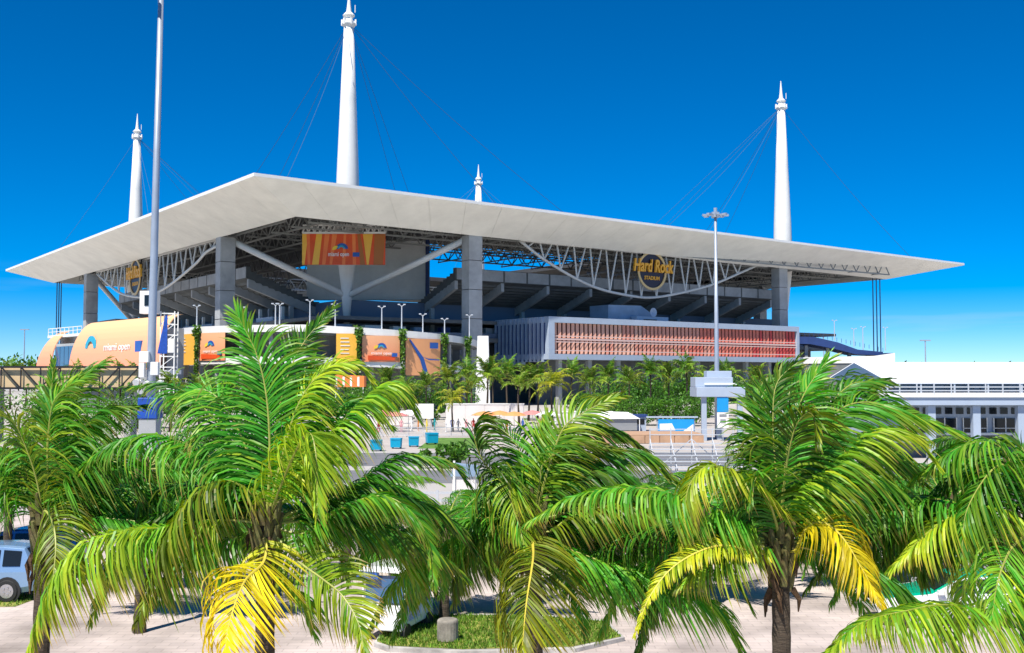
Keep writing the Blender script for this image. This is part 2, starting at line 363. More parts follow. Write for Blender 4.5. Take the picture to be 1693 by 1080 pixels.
tag(grass_field('verge_grass', isl2, 9000, .10, .118, (.3,1)), 'short yellow green grass on the kerbed verge', 'grass')
tag(grass_field('side_grass', [(-26,33.0),(-15.2,33.3),(-15.0,35.2),(-26,35.0)], 3500, .09, .012, (.2,.9)), 'strip of grass beside the pale blue car', 'grass')

# ================================================================== STADIUM (local u along the red front, v away)
CX, CY, TH = -28.4, 405.0, .617
ct, st = math.cos(TH), math.sin(TH)
def UV(u, v, z=0): return Vector((CX+u*ct-v*st, CY+u*st+v*ct, z))
def LOC(p):
    X, Y = p[0]-CX, p[1]-CY
    return Vector((X*ct+Y*st, -X*st+Y*ct, p[2]))
def hit(px, py, A, B):                              # local point on the upright plane through two local plan points
    a, c = UV(*A), UV(*B); d = ray(px, py); n = Vector((c.y-a.y, a.x-c.x, 0)); o = Vector((0,0,HC))
    k = (a-o).dot(n)/d.dot(n); return LOC(o+d*k)
stadium = thing('stadium', 'huge open stadium under a flat white canopy hung from four spires', 'stadium', (CX,CY,0), TH)
O = [(-129,-141),(146,-125.5),(143,114),(-132,98.5)]
S = [(-115,-130),(118,-112.6),(113,92),(-120,74)]
H = [(-42,-58),(42,-58),(42,52),(-42,52)]
ZE = 48.0
def ring(bm, A, za, B, zb, seg=1):
    for i in range(4):
        j = (i+1) % 4
        bm.add([(*A[i], za), (*A[j], za), (*B[j], zb), (*B[i], zb)], [(0,1,2,3)])
b = MB(); ring(b, O, ZE+.35, S, ZE+2.2); ring(b, S, ZE+2.2, H, ZE+2.6); ring(b, H, ZE+2.6, H, ZE+.9); ring(b, H, ZE+.9, S, ZE-.6); b.build('roof_deck', M['deck'] if False else [M['deck']], stadium, fix=False)
b = MB(); ring(b, O, ZE-.35, O, ZE+.35); ring(b, O, ZE+.35, [tuple(Vector(o)*.985) for o in O], ZE+.62); b.build('fascia', M['white'], stadium, fix=False)
names = ['soffit']*4
for i in range(4):                                    # soffit: long metal panels with recessed seams
    j = (i+1) % 4; Oa, Ob, Sa, Sb = [Vector((*p, 0)) for p in (O[i], O[j], S[i], S[j])]
    n = 26
    host = MB(); host.add([Oa+Vector((0,0,ZE-.30)), Ob+Vector((0,0,ZE-.30)), Sb+Vector((0,0,42.1)), Sa+Vector((0,0,42.1))], [(0,1,2,3)])
    host.add([Sa+Vector((0,0,42)), Sb+Vector((0,0,42)), Sb+Vector((0,0,46.5)), Sa+Vector((0,0,46.5))], [(0,1,2,3)])
    sf = host.build('soffit', M['soffit'], stadium, fix=False)
    for k in range(n):
        f0, f1 = (k+.003)/n, (k+1-.003)/n
        q = [Oa.lerp(Ob, f0)+Vector((0,0,ZE-.36)), Oa.lerp(Ob, f1)+Vector((0,0,ZE-.36)), Sa.lerp(Sb, f1)+Vector((0,0,42.0)), Sa.lerp(Sb, f0)+Vector((0,0,42.0))]
        p_ = MB(); p_.prism(q, (0,0,.05)); p_.build('panel', M['soffit'], sf)
# lattice girders under the deck
def lattice(bm, a, c, z0, z1, n, r=.28):
    a, c = Vector(a), Vector(c)
    A0 = Vector((a.x, a.y, z0)); C0 = Vector((c.x, c.y, z0)); A1 = Vector((a.x, a.y, z1)); C1 = Vector((c.x, c.y, z1))
    bm.bar(A0, C0, r*1.6); bm.bar(A1, C1, r*1.6)
    for k in range(n):
        p0 = A0.lerp(C0, k/n); p1 = A1.lerp(C1, (k+.5)/n); p2 = A0.lerp(C0, (k+1)/n)
        bm.bar(p0, p1, r); bm.bar(p1, p2, r)
for v in (-121,-112,-100,-84,-66):
    b = MB(); lattice(b, (-108,v), (108,v), 42.4 if v < -90 else 43.2, 46.6, 36); b.build('roof_girder', M['girder'], stadium)
for v in (58,70,82):
    b = MB(); lattice(b, (-105,v), (105,v), 42.6, 46.8, 34); b.build('roof_girder', M['steel'], stadium)
for u in (-112,-104,-92,-72,-52,52,72,92,106):
    b = MB(); lattice(b, (u,-118), (u,70), 42.8, 46.8, 32); b.build('roof_girder', M['girder'], stadium)
for u in range(-36, 41, 12):
    for v0, v1 in ((-118,-60), (54,86)):
        b = MB(); lattice(b, (u,v0), (u,v1), 43, 46.6, 10, .22); b.build('roof_girder', M['girder'], stadium)
# columns
def column(u, v, w=3.9, d=3.4, z1=42.3):
    b = MB(); z = 0; hs_ = [7.2,7.2,7.2,7.2,7.2,6.3]
    for i, h in enumerate(hs_):
        k = 1.22-.04*i if i < 2 else 1.0
        b.box((u, v, z+h/2-.08), (w*k, d*k, h-.16)); z += h
        if i < len(hs_)-1: b.box((u, v, z-.08), (w*k*.93, d*k*.93, .17), mi=1)
    return b.build('column', [M['conc'], M['joint']], stadium, bevel=.06)
cF1 = hit(787, 450, S[0], S[1]); cF2 = hit(1296, 470, S[0], S[1]); cL1 = hit(361, 450, S[3], S[0]); cL2 = hit(141, 490, S[3], S[0])
for p, q in ((cF1, (0,1.8)), (cF2, (0,1.8)), (cL1, (1.8,0)), (cL2, (1.8,0))): column(p.x+q[0], p.y+q[1])
for u, v in ((109,-62),(107,48),(-62,80),(55,85)): column(u, v)
# masts with collars and spikes
mast_uv = [(-84.6,-94.1),(76.8,-101.1),(72.2,80.5),(-90.6,74.2)]
for u, v in mast_uv:
    b = MB(); b.tube([(u,v,20.5),(u,v,30),(u,v,46),(u,v,60),(u,v,80),(u,v,99)], [.7,1.5,3.3,2.9,2.1,1.3], 16)
    ms = b.build('mast', M['white'], stadium, smooth=True)
    b = MB()
    b.tube([(u,v,98.9),(u,v,99.9),(u,v,100.1),(u,v,101.1),(u,v,101.6),(u,v,102.2),(u,v,102.3),(u,v,103.1)], [1.25,1.9,1.9,1.1,1.0,1.6,1.6,.9], 12)
    for k in range(6):
        a = k*math.pi/3+.4; b.box((u+1.75*math.cos(a), v+1.75*math.sin(a), 100.4), (.5,.5,1.6), a)
    b.build('collar', M['white'], ms)
    b = MB(); b.tube([(u,v,103.0),(u,v,105),(u,v,109.3)], [.75,.5,.12], 10); b.build('spike', M['white'], ms)
    b = MB(); b.tube([(u+1.2,v-1.2,103),(u+1.2,v-1.2,105)], .12, 6); b.build('aerial', M['white'], ms)
# v-braces from each mast foot to the neighbouring columns
for (u, v), ends in zip(mast_uv, (((cL1.x+1.8,cL1.y),(cF1.x,cF1.y+1.8)), ((cF2.x,cF2.y+1.8),(109,-62)), ((107,48),(55,85)), ((-62,80),(cL2.x+1.8,cL2.y)))):
    for e in ends:
        dv = (Vector(e)-Vector((u,v))).normalized()*2.4
        b = MB(); b.tube([(u,v,28.2),(e[0]-dv.x*.0,e[1]-dv.y*.0,42.0)], .85, 10); b.build('brace', M['steel'], stadium, smooth=True)
    b = MB(); b.box((u, v, 12), (3.2,3.2,18)); b.build('mast_plinth', M['conc'], stadium)
# stay cables and tie-downs
cent = Vector((0,-8,0))
for i, (u, v) in enumerate(mast_uv):
    j0, j1 = (i-1) % 4, (i+1) % 4
    for f, tgt in ((.99,O[i]),(.42,O[j0]),(.42,O[j1]),(.62,O[j0]),(.62,O[j1])):
        ti = Vector(O[i])*.93; e = Vector((u, v)).lerp(Vector(tgt)*.93, f*.55 if tgt != O[i] else .9)
        zz = ZE+1.8
        a = Vector((u, v, 100.3)); c = Vector((e.x, e.y, zz)); mid = [a.lerp(c, k/8)-Vector((0,0,math.sin(math.pi*k/8)*1.6)) for k in range(9)]
        b = MB(); b.tube(mid, .06, 5); b.build('stay_cable', M['cable'], stadium)
    e = Vector((u, v)).lerp(Vector(H[i]), .95)
    for q in (-3, 3):
        b = MB(); b.tube([(u, v, 100.3), (e.x+q, e.y, ZE+3)], .055, 5); b.build('stay_cable', M['cable'], stadium)
for (cx_, cy_), dx in ((S[1], 1), (S[3], -1), (S[2], 1)):
    for k in range(3):
        e = Vector((cx_, cy_)).lerp(Vector((0,0)), .012)+Vector((-1.15*k*dx*.8-.4, .8*k))
        b = MB(); b.tube([(e.x, e.y, 0), (e.x, e.y, 42.4)], .2, 6); b.build('tie_down_cable', M['cable'], stadium)
# hanging arch trusses: lower chord, top chord, V-shaped web
def arch(pix, A, B, nweb, push, r=.38, topy=None):
    P = [hit(x, y, A, B)+Vector(push) for x, y in pix]
    C, _ = catmull(P, 60); C = [Vector(c) for c in C]
    root = MB(); root.tube(C, r, 10); ch = root.build('arch_truss', M['truss'], stadium, smooth=True)
    a, c = C[0], C[-1]; tb = MB(); tb.bar((a.x, a.y, 42.6), (c.x, c.y, 42.6), .8); tb.build('top_chord', M['steel'], ch)
    def at(f):
        f = min(max(f, 0), 1)*(len(C)-1); i = min(int(f), len(C)-2); return C[i].lerp(C[i+1], f-i)
    for k in range(nweb):
        f = (k+.5)/nweb; lo = at(f)
        if lo.z > 41.0: continue
        for s_ in (-1, 1):
            t = a.lerp(c, min(max(f+s_*.36/nweb, 0), 1)); w_ = MB(); w_.bar(lo, (t.x, t.y, 42.6), .38, n=6); w_.build('web', M['truss'], ch)
    return ch
inward = Vector((0,2.2,0))
arch([(868,396),(915,432),(985,471),(1050,488),(1100,490),(1180,472),(1236,449),(1278,430)], S[0], S[1], 17, (0,2.4,0))
arch([(345,405),(325,417),(308,436),(262,474),(226,490),(193,487),(172,474),(148,452)], S[3], S[0], 15, (2.4,0,0))
# seating stands: raking concrete shells on raker beams
def stand(org, along, inw, length, name='upper_stand', z_out=36.0, z_in=23.5, depth=31, rakers=8, wall=3.2):
    org, along, inw = Vector(org), Vector(along), Vector(inw)
    def pt(d, s, z): return tuple(org+along*s+inw*d+Vector((0,0,z)))
    poly = [(0,z_out-wall),(0,z_out),(1.2,z_out)]
    nst = 18
    for k in range(nst):
        d0 = 1.2+(depth-1.2)*k/nst; d1 = 1.2+(depth-1.2)*(k+1)/nst; z = z_out-1.4-(z_out-z_in-1.4)*k/(nst-1)
        poly += [(d0, z), (d1, z)]
    poly += [(depth, z_in-1.1)]
    for k in range(16):
        d0 = depth*(1-(k+1)/17); zu = z_in-1.1+(z_out-wall-z_in+1.1)*(k+.55)/17; poly += [(depth*(1-(k+.5)/17), zu-.25), (d0+depth*.25/17, zu+.3)]
    b = MB(); b.prism([pt(d, 0, z) for d, z in poly], along*length)
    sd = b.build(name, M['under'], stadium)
    for k in range(rakers+1):
        s = length*k/rakers; s = min(max(s, .6), length-.6)
        r_ = MB(); r_.prism([pt(.6, s-.5, z_out-wall-.02), pt(.6, s-.5, z_out-wall-2.4), pt(depth-.6, s-.5, z_in-3.6), pt(depth-.6, s-.5, z_in-1.15)], along*1.0)
        r_.build('raker_beam', M['conc'], sd)
        if 0 < k < rakers or True:
            c = MB(); p0 = org+along*s+inw*(depth*.42); zc = z_out-wall-2.4-(z_out-wall-z_in+1.2)*.42
            c.box((p0.x, p0.y, zc/2), (1.1,1.1,zc)); c.build('stand_column', M['conc'], sd)
    for k in range(rakers*2):                        # parapet panels
        s0 = length*(k+.04)/(rakers*2); s1 = length*(k+.96)/(rakers*2)
        q = MB(); q.prism([pt(-.14, s0, z_out-wall+.15), pt(-.14, s0, z_out-.15), pt(-.02, s0, z_out-.15), pt(-.02, s0, z_out-wall+.15)], along*(s1-s0)); q.build('parapet_panel', M['conc'], sd)
    return sd
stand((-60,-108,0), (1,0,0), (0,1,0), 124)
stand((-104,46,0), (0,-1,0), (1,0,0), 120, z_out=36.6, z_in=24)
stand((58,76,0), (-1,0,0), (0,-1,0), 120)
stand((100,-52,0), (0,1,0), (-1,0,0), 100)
# lower concourses: slabs, back walls, railings
def ringbox(name, hu, hv, z0, z1, t, m):
    b = MB()
    b.bb(-hu, hu, -hv, -hv+t, z0, z1); b.bb(-hu, hu, hv-t-16, hv-16, z0, z1); b.bb(-hu, -hu+t, -hv+t+.01, hv-t-16.01, z0, z1); b.bb(hu-t, hu, -hv+t+.01, hv-t-16.01, z0, z1)
    return b.build(name, m, stadium)
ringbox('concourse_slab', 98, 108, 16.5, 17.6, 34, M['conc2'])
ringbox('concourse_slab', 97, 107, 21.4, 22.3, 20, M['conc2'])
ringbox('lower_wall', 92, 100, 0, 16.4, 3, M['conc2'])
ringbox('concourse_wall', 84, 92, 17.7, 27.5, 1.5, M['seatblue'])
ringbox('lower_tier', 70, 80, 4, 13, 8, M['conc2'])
b = MB(); b.bb(-96,96,-107.2,-107,17.6,18.9); b.bb(-97.2,-97,-106.8,80,17.6,18.9); b.build('concourse_parapet', M['seatblue'], stadium)
random.seed(3)
for k in range(16):                                   # pale kiosks, ducts and wall panels on the concourses
    u = -90+k*7.3+random.uniform(-1,1); w = random.uniform(2.5,5)
    b = MB(); b.box((u, -103.5+random.uniform(-1,1), 17.62+random.uniform(1,1.7)), (w,2.2,2.6)); b.build('concession_stand', random.choice([M['bluegrey'],M['white'],M['navy'],M['conc']]), stadium)
for k in range(9):
    v = 58-k*15.5
    b = MB(); b.box((-94.5, v, 20.6), (2.2, 11.5, 6.0)); b.build('concourse_panel', M['bluegrey'] if k % 2 else M['frame'], stadium)
    b = MB(); b.box((-93.5, v-7.5, 22), (.8,.8,8.6)); b.build('concourse_post', M['white'], stadium)
b = MB(); p = hit(200, 510, (-112,-80), (-112,80)); b.box((-112, p.y, 18.5), (10, 26, 13)); b.build('plant_room', M['bluegrey'], stadium)
for k in range(4):
    b = MB(); b.box((-117.15, p.y-9+k*6, 18.6), (.2, 5.2, 11)); b.build('wall_panel', M['frame'] if k % 2 else M['bluegrey'], stadium)
b = MB(); b.box((-112, p.y, 25.3), (10.6, 26.6, .6)); b.build('plant_room_roof', M['conc2'], stadium)
# pale lift housing seen behind the front facade, with a satellite dish
pb = hit(1062, 505, (0,-124), (10,-124))
b = MB(); b.prism([(pb.x-9,-120,17.7),(pb.x-9,-120,27.2),(pb.x+3,-120,27.4),(pb.x+11,-120,23.4),(pb.x+11,-120,17.7)], (0,8,0)); b.build('lift_housing', M['bluegrey'], stadium)
b = MB(); b.box((pb.x+5,-121.6,23.2), (12,2.4,2.0)); b.box((pb.x+4,-122.86,23.1),(5,.1,.7),mi=1); b.build('duct_box', [M['frame'], M['joint']], stadium)
b = MB(); b.lathe([(.1,0),(1.1,-.35),(1.3,-.6),(1.2,-.6),(.1,-.1)], (pb.x+5,-122.5,25.4), 14, axis='y'); b.build('satellite_dish', M['frame'], stadium)
# big score screen seen from behind
b = MB(); x0, x1 = XW(506,300), XW(703,300); z0, z1 = ZW(496,300), ZW(398,300)
sb = thing('video_screen_back', 'grey back of the giant video screen hanging in the open near corner', 'video screen', ((x0+x1)/2, 300, z0))
wv, hv = x1-x0, z1-z0
b.bb(-wv/2, wv/2, 0, 2.2, 0, hv); b.build('screen_housing', M['board'], sb)
for k in range(6):
    for r_ in range(3):
        b = MB(); b.bb(-wv/2+wv*(k+.02)/6, -wv/2+wv*(k+.98)/6, -.12, -.003, hv*(r_+.03)/3, hv*(r_+.97)/3); b.build('back_panel', M['board'], sb)
b = MB(); b.bb(wv/2+.01, wv/2+1.0, -.3, 2.4, -.3, hv+.2); b.build('side_trim', M['navy'], sb)
b = MB()
for k in range(9): b.bar((-wv/2+wv*k/8, 1, hv), (-wv/2+wv*k/8, 1, hv+4), .4)
b.build('hanger', M['girder'], sb)
# hanging banner with rainbow emblem and lettering
def arc(bm, c, r0, r1, a0, a1, y, n=14, mi=0):
    for k in range(n):
        t0, t1 = a0+(a1-a0)*k/n, a0+(a1-a0)*(k+1)/n
        bm.prism([(c[0]+r0*math.cos(t0), y, c[1]+r0*math.sin(t0)), (c[0]+r1*math.cos(t0), y, c[1]+r1*math.sin(t0)), (c[0]+r1*math.cos(t1), y, c[1]+r1*math.sin(t1)), (c[0]+r0*math.cos(t1), y, c[1]+r0*math.sin(t1))], (0,-.03,0), mi)
def text(name, body, size, m, parent, loc, rot=(math.pi/2,0,0), ext=.02, shear=0, width=None, align='CENTER', bold=0):
    cu = bpy.data.curves.new(name, 'FONT'); cu.body = body; cu.size = size; cu.extrude = ext; cu.shear = shear; cu.align_x = align; cu.align_y = 'CENTER'; cu.offset = bold; cu.resolution_u = 3
    t = bpy.data.objects.new(name, cu); COL.objects.link(t); bpy.context.view_layer.update()
    me = bpy.data.meshes.new_from_object(t.evaluated_get(bpy.context.evaluated_depsgraph_get())); bpy.data.objects.remove(t)
    me.materials.clear(); me.materials.append(m)
    o = bpy.data.objects.new(name, me); COL.objects.link(o); o.rotation_euler = rot; o.location = loc
    if width:
        xs = [v.co.x for v in me.vertices]; s = width/(max(xs)-min(xs))
        for v in me.vertices: v.co.x *= s
    if parent: o.parent = parent
    return o
def rainbow(parent, cx, cz, r, y):
    b = MB(); arc(b, (cx,cz), r*.55, r, R(5), R(175), y, mi=0); arc(b, (cx-r*.95,cz-.05*r), r*.1, r*.62, R(60), R(185), y-.035, 10, 1); arc(b, (cx-r*.1,cz), r*.35, r*.62, R(10), R(165), y-.07, 10, 2)
    b.build('rainbow_emblem', [M['printblue'], M['printyel'], M['printteal']], parent)
YB = 262.0; x0, x1 = XW(498,YB), XW(636,YB); z0, z1 = ZW(438,YB), ZW(387,YB); w_, h_ = x1-x0, z1-z0
bn = thing('hanging_banner', 'large red and orange tournament banner hung high in front of the video screen', 'banner', ((x0+x1)/2, YB, z0))
b = MB(); b.bb(-w_/2, w_/2, 0, .25, 0, h_); b.build('banner_sheet', M['redor'], bn)
rb = random.Random(5)
for k, (a0, a1, b0, b1, m_) in enumerate([(0,.07,0,.03,'amber'),(.17,.24,.12,.20,'amber'),(.05,.09,.07,.10,'orange'),(.27,.33,.24,.28,'orange'),(.36,.42,.33,.36,'orange'),(.50,.53,.48,.52,'orange'),(.60,.64,.61,.65,'orange'),(.73,.85,.78,.80,'amber'),(.87,1.0,.86,.97,'brown'),(.66,.70,.70,.76,'brown')]):
    q = MB(); q.prism([(-w_/2+w_*a0, -.02-.02*(k%3), h_), (-w_/2+w_*a1, -.02-.02*(k%3), h_), (-w_/2+w_*b1, -.02-.02*(k%3), 0), (-w_/2+w_*b0, -.02-.02*(k%3), 0)], (0,-.02,0)); q.build('colour_streak', M[m_], bn)
rainbow(bn, -w_*.02, h_*.5, h_*.2, -.12); text('lettering', 'miami open', 1.5, M['printwhite'], bn, (-w_*.06,-.15,h_*.34), width=w_*.25, bold=.02)
b = MB(); b.bb(w_*.11, w_*.19, -.14, -.1, h_*.26, h_*.4); b.build('sponsor_patch', M['printblue'], bn)
b = MB(); b.bar((-w_/2,.1,h_+.3), (w_/2,.1,h_+.3), .5)
for k in range(15):
    b.bar((-w_/2+w_*k/14,.1,h_+.3), (-w_/2+w_*(k+.5)/14,.6,h_+2.2), .35); b.bar((-w_/2+w_*(k+.5)/14,.6,h_+2.2), (-w_/2+w_*min(k+1,14)/14,.1,h_+.3), .35)
b.bar((-w_/2,.6,h_+2.2), (w_/2,.6,h_+2.2), .4); b.build('hanging_frame', M['steel'], bn)
b = MB()
for k in (-1,-.33,.33,1): b.bar((w_/2*k*.95,.6,h_+2.2), (w_/2*k*.95,.6,44-z0), .2)
b.build('hanger', M['steel'], bn)

# round signs on both arch trusses
def emblem(px, py, A, B, push, rz, label, rad=5.5):
    p = hit(px, py, A, B)+Vector(push); wpt = UV(p.x, p.y, p.z)
    t = thing('round_sign', label, 'sign', wpt, TH+rz, 'round gold and black stadium signs')
    b = MB(); b.lathe([(rad*.9,-.25),(rad*.9,.25)], (0,0,0), 40, axis='y'); b.build('sign_disc', M['darkdisc'], t)
    b = MB(); arc(b, (0,0), rad*.88, rad, 0, 2*math.pi, -.28, 44)
    for v in list(range(len(b.v))): b.v[v] = (b.v[v][0], b.v[v][1]*1.0-(.25 if b.v[v][1] < -.29 else 0), b.v[v][2])
    b.build('sign_rim', M['goldrim'], t)
    text('lettering', 'Hard Rock', 5.0, M['gold'], t, (0,-.75,rad*.22), width=rad*2.75, ext=.3, shear=.18, bold=.10)
    text('small_lettering', 'STADIUM', 1.5, M['gold'], t, (0,-.35,-rad*.38), width=rad*1.05, ext=.06, bold=.03)
    b = MB()
    for s_ in (-.5, .5): b.bar((s_*rad, .6, rad*.5), (s_*rad, .6, 42.5-p.z), .35)
    b.build('sign_hanger', M['black'], t)
emblem(1079, 448, S[0], S[1], (0,.6,0), 0, 'round black and gold sign on the arch truss above the red screened box')
emblem(222, 458, S[3], S[0], (.6,0,0), -math.pi/2, 'round black and gold sign on the left side truss, seen at a sharp angle')

# red screened facade box
fb = thing('screened_facade', 'raised facade box faced with red and salmon louvres in a pale frame', 'building', (CX,CY,0), TH)
U0, U1, V0, Z0, Z1 = -46.0, 50.0, -130.0, 11.7, 22.6; DB = 24
b = MB(); b.bb(U0+.9, U1-.5, V0+1.6, V0+DB, Z0+1.4, Z1-1.5); b.build('dark_core', M['conc2'], fb)
b = MB(); b.bb(U0, U1, V0, V0+DB, Z1-1.5, Z1); b.build('top_frame', M['frame'], fb)
b = MB(); b.bb(U0, U1, V0, V0+DB, Z0, Z0+1.4); b.build('bottom_frame', M['frame'], fb)
b = MB(); b.bb(U0, U0+1.9, V0, V0+1.5, Z0+1.402, Z1-1.502); b.build('corner_post', M['frame'], fb)
b = MB(); b.bb(U1-1.1, U1, V0, V0+1.5, Z0+1.402, Z1-1.502); b.build('corner_post', M['frame'], fb)
fin_c = [(.74,.39,.28),(.72,.30,.21),(.70,.18,.12),(.60,.07,.06)]
finm = [mat('louvre_tone', c, .5, .08, 1) for c in fin_c]
NF = 64; zm = (Z0+Z1)/2-.2
b = MB(); b.bb(U0+1.92, U1-1.12, V0+.5, V0+.9, zm-.25, zm+.25); b.build('mid_rail', M['railpink'], fb)
for zz in (Z0+2.3, zm-.75, zm+.75):
    b = MB(); b.bb(U0+1.92, U1-1.12, V0+.36, V0+.42, zz-.12, zz+.12); b.build('thin_rail', M['railpink'], fb)
rf = random.Random(2)
for row in range(2):
    za, zb = ((Z0+1.42, zm-.26), (zm+.26, Z1-1.52))[row]
    for k in range(NF):
        f = (k+.5)/NF; u = U0+1.9+(U1-1.1-U0-1.9)*f; i = min(3, max(0, int(f*3.4+rf.uniform(-.4,.5))))
        q = MB(); q.box((u, V0+.75+.05*row, (za+zb)/2), (.84, .12, zb-za-.05), R(-16+rf.choice([0,0,0,6,-8]))); q.build('louvre', finm[i], fb)
b = MB(); b.bb(U0+1.95, U1-1.15, V0+1.5, V0+1.56, Z0+1.42, Z1-1.52); b.build('back_screen', mat('dark_red_backing', (.13,.03,.03), .7), fb)
for k in range(13):                                   # blade fins on the left return
    v = V0+2.4+k*1.75; q = MB(); q.bb(U0-.55, U0+.75, v-.14, v+.14, Z0-.6-(k>4)*1.2, Z1-.2); q.build('blade_fin', M['frame'] if k < 4 else M['bluegrey'], fb)
b = MB(); b.bb(U0+.2, U0+.85, V0+1.8, V0+DB, Z0-.5, Z1-1.55); b.build('return_wall', M['navy'], fb)
for u in range(-40, 50, 10):
    q = MB(); q.bb(u-.6, u+.6, V0+3, V0+4.2, 0, Z0-.01); q.build('support_column', M['conc'], fb)
q = MB(); q.bb(U0+4, U1-1, V0+10, V0+11, 0, Z0-.02); q.build('recess_wall', M['conc2'], fb)
# white tapered pylon left of the box
pw = W(800, 600, 236); t = thing('white_pylon', 'white tapering pylon standing left of the red louvred box', 'pylon', (pw.x, 236, 0))
b = MB(); b.prism([(-2.0,0,0),(1.4,0,0),(1.0,0,16.2),(-1.4,0,16.2)], (0,2.2,0)); b.build('shaft', M['white'], t, bevel=.08)
b = MB(); b.box((-.3,1.1,.4),(5,4,.8)); b.build('footing', M['conc'], t)

# curved corner terraces
def vine(bm_parts, x, y, z0, z1, r, rng, n=200):
    V = []; F = []; C = []
    for k in range(n):
        z = rng.uniform(z0, z1); a = rng.uniform(0, 6.28); rr = r*rng.uniform(.5, 1.1); p = np.array([x+rr*math.cos(a), y+rr*math.sin(a), z]); s = rng.uniform(.25, .5)
        d1 = rng.normal(size=3); d1 /= np.linalg.norm(d1); d2 = np.cross(d1, rng.normal(size=3)); d2 /= np.linalg.norm(d2)
        i = len(V); V += [p-d1*s, p+d2*s*.5, p+d1*s, p-d2*s*.5]; F.append((i,i+1,i+2,i+3)); c = (rng.random()*.6, rng.random()*.2, rng.random(), 1); C += [c]*4
    return V, F, [0]*len(F), C
def terrace(name, label, loc, rz, a0, a1, Rr=36., z_top=18.2, slope=0.0):
    t = thing(name, label, 'terrace', loc, rz)
    n = 40
    def band(z0, z1, r_out, r_in, m, nm):
        b = MB()
        for k in range(n):
            t0, t1 = a0+(a1-a0)*k/n, a0+(a1-a0)*(k+1)/n
            d0, d1 = slope*max(0, (k/n-.5)), slope*max(0, ((k+1)/n-.5))
            P = []
            for (tt, dd) in ((t0, d0), (t1, d1)):
                for (rr, z) in ((r_out, z0), (r_out, z1), (r_in, z1), (r_in, z0)): P.append((rr*math.cos(tt), rr*math.sin(tt), z-dd))
            b.add(P, [(0,4,5,1),(1,5,6,2),(2,6,7,3),(3,7,4,0)]+([(0,1,2,3)] if k == 0 else [])+([(4,7,6,5)] if k == n-1 else []))
        return b.build(nm, m, t)
    band(z_top-1.5, z_top, Rr, Rr-7, M['white'], 'parapet_band'); band(z_top-8.2, z_top-6.7, Rr, Rr-7, M['white'], 'lower_band')
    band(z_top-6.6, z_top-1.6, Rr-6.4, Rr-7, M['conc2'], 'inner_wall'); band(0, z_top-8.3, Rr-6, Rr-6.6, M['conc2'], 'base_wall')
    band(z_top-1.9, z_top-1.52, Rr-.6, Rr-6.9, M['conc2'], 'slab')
    for k in range(15):
        a = a0+(a1-a0)*(k+.5)/15; b = MB(); d = slope*max(0, (k+.5)/15-.5); b.tube([(Rr*.955*math.cos(a), Rr*.955*math.sin(a), 0), (Rr*.955*math.cos(a), Rr*.955*math.sin(a), z_top-1.6-d)], .42, 8); b.build('terrace_column', M['conc'], t)
    return t
PI = math.pi
nt_ = terrace('curved_terrace', 'curved white banded terrace hung with orange banners at the near corner', (-44,262,0), 0, PI*1.0, PI*2.0, slope=5.0)
YQ = 335.0
t = thing('distant_ramp', 'distant dark ramp sloping down behind a white wall, right of the red louvred box', 'ramp', (XW(1395,YQ), YQ, 0)); xq = XW(1395,YQ)
def qx(px, py, dy=0): p = W(px, py, YQ); return (p.x-xq, dy, p.z)
b = MB(); b.prism([qx(1290,556), qx(1345,557), qx(1385,566), qx(1418,578), qx(1460,582), qx(1460,588), qx(1415,586), qx(1380,577), qx(1340,569), qx(1290,568)], (0,11,0)); b.build('ramp_deck', M['navy'], t)
b = MB(); b.prism([qx(1290,592,-3), qx(1440,589,-3), qx(1474,584,-3), qx(1474,600,-3), qx(1290,602,-3)], (0,.6,0)); b.build('white_wall', M['white'], t)
b = MB(); b.bb(qx(1290,600)[0], qx(1473,600)[0], -2.7, -2.45, 0, qx(1400,600)[2]); b.build('retaining_base', M['conc2'], t)
for k, px in enumerate((1336,1372,1408,1440,1462)):
    b = MB(); x = qx(px,580)[0]; b.bb(x-.5, x+.5, 2, 3, 0, qx(px,(571,575,583,587,588)[k])[2]); b.build('pier', M['conc'], t)
b = MB()
for k in range(22):
    f = k/21; px = 1300+160*f; y0 = 557 if f < .3 else 557+(f-.3)/.7*25
    a = qx(px, y0, .1); b.bar(a, (a[0], .1, a[2]+1.3), .12)
b.build('ramp_railing', M['navy'], t)
b = MB(); b.bb(qx(1462,580)[0], qx(1474,580)[0], -2.4, 6, 0, qx(1462,584)[2]); b.build('end_block', M['navy'], t)
def terr_pt(px, Rr, z=None, c=(-44,262)):
    d = ray(px, 560); dx, dy = d.x, d.y; A_ = dx*dx+dy*dy; B_ = -2*(dx*c[0]+dy*c[1]); C_ = c[0]**2+c[1]**2-Rr*Rr
    k = (-B_-math.sqrt(max(0, B_*B_-4*A_*C_)))/(2*A_); x, y = dx*k, dy*k; return x, y, math.atan2(y-c[1], x-c[0])
def terr_d(a): return 5.0*max(0, ((a % (2*PI))-PI)/PI-.5)
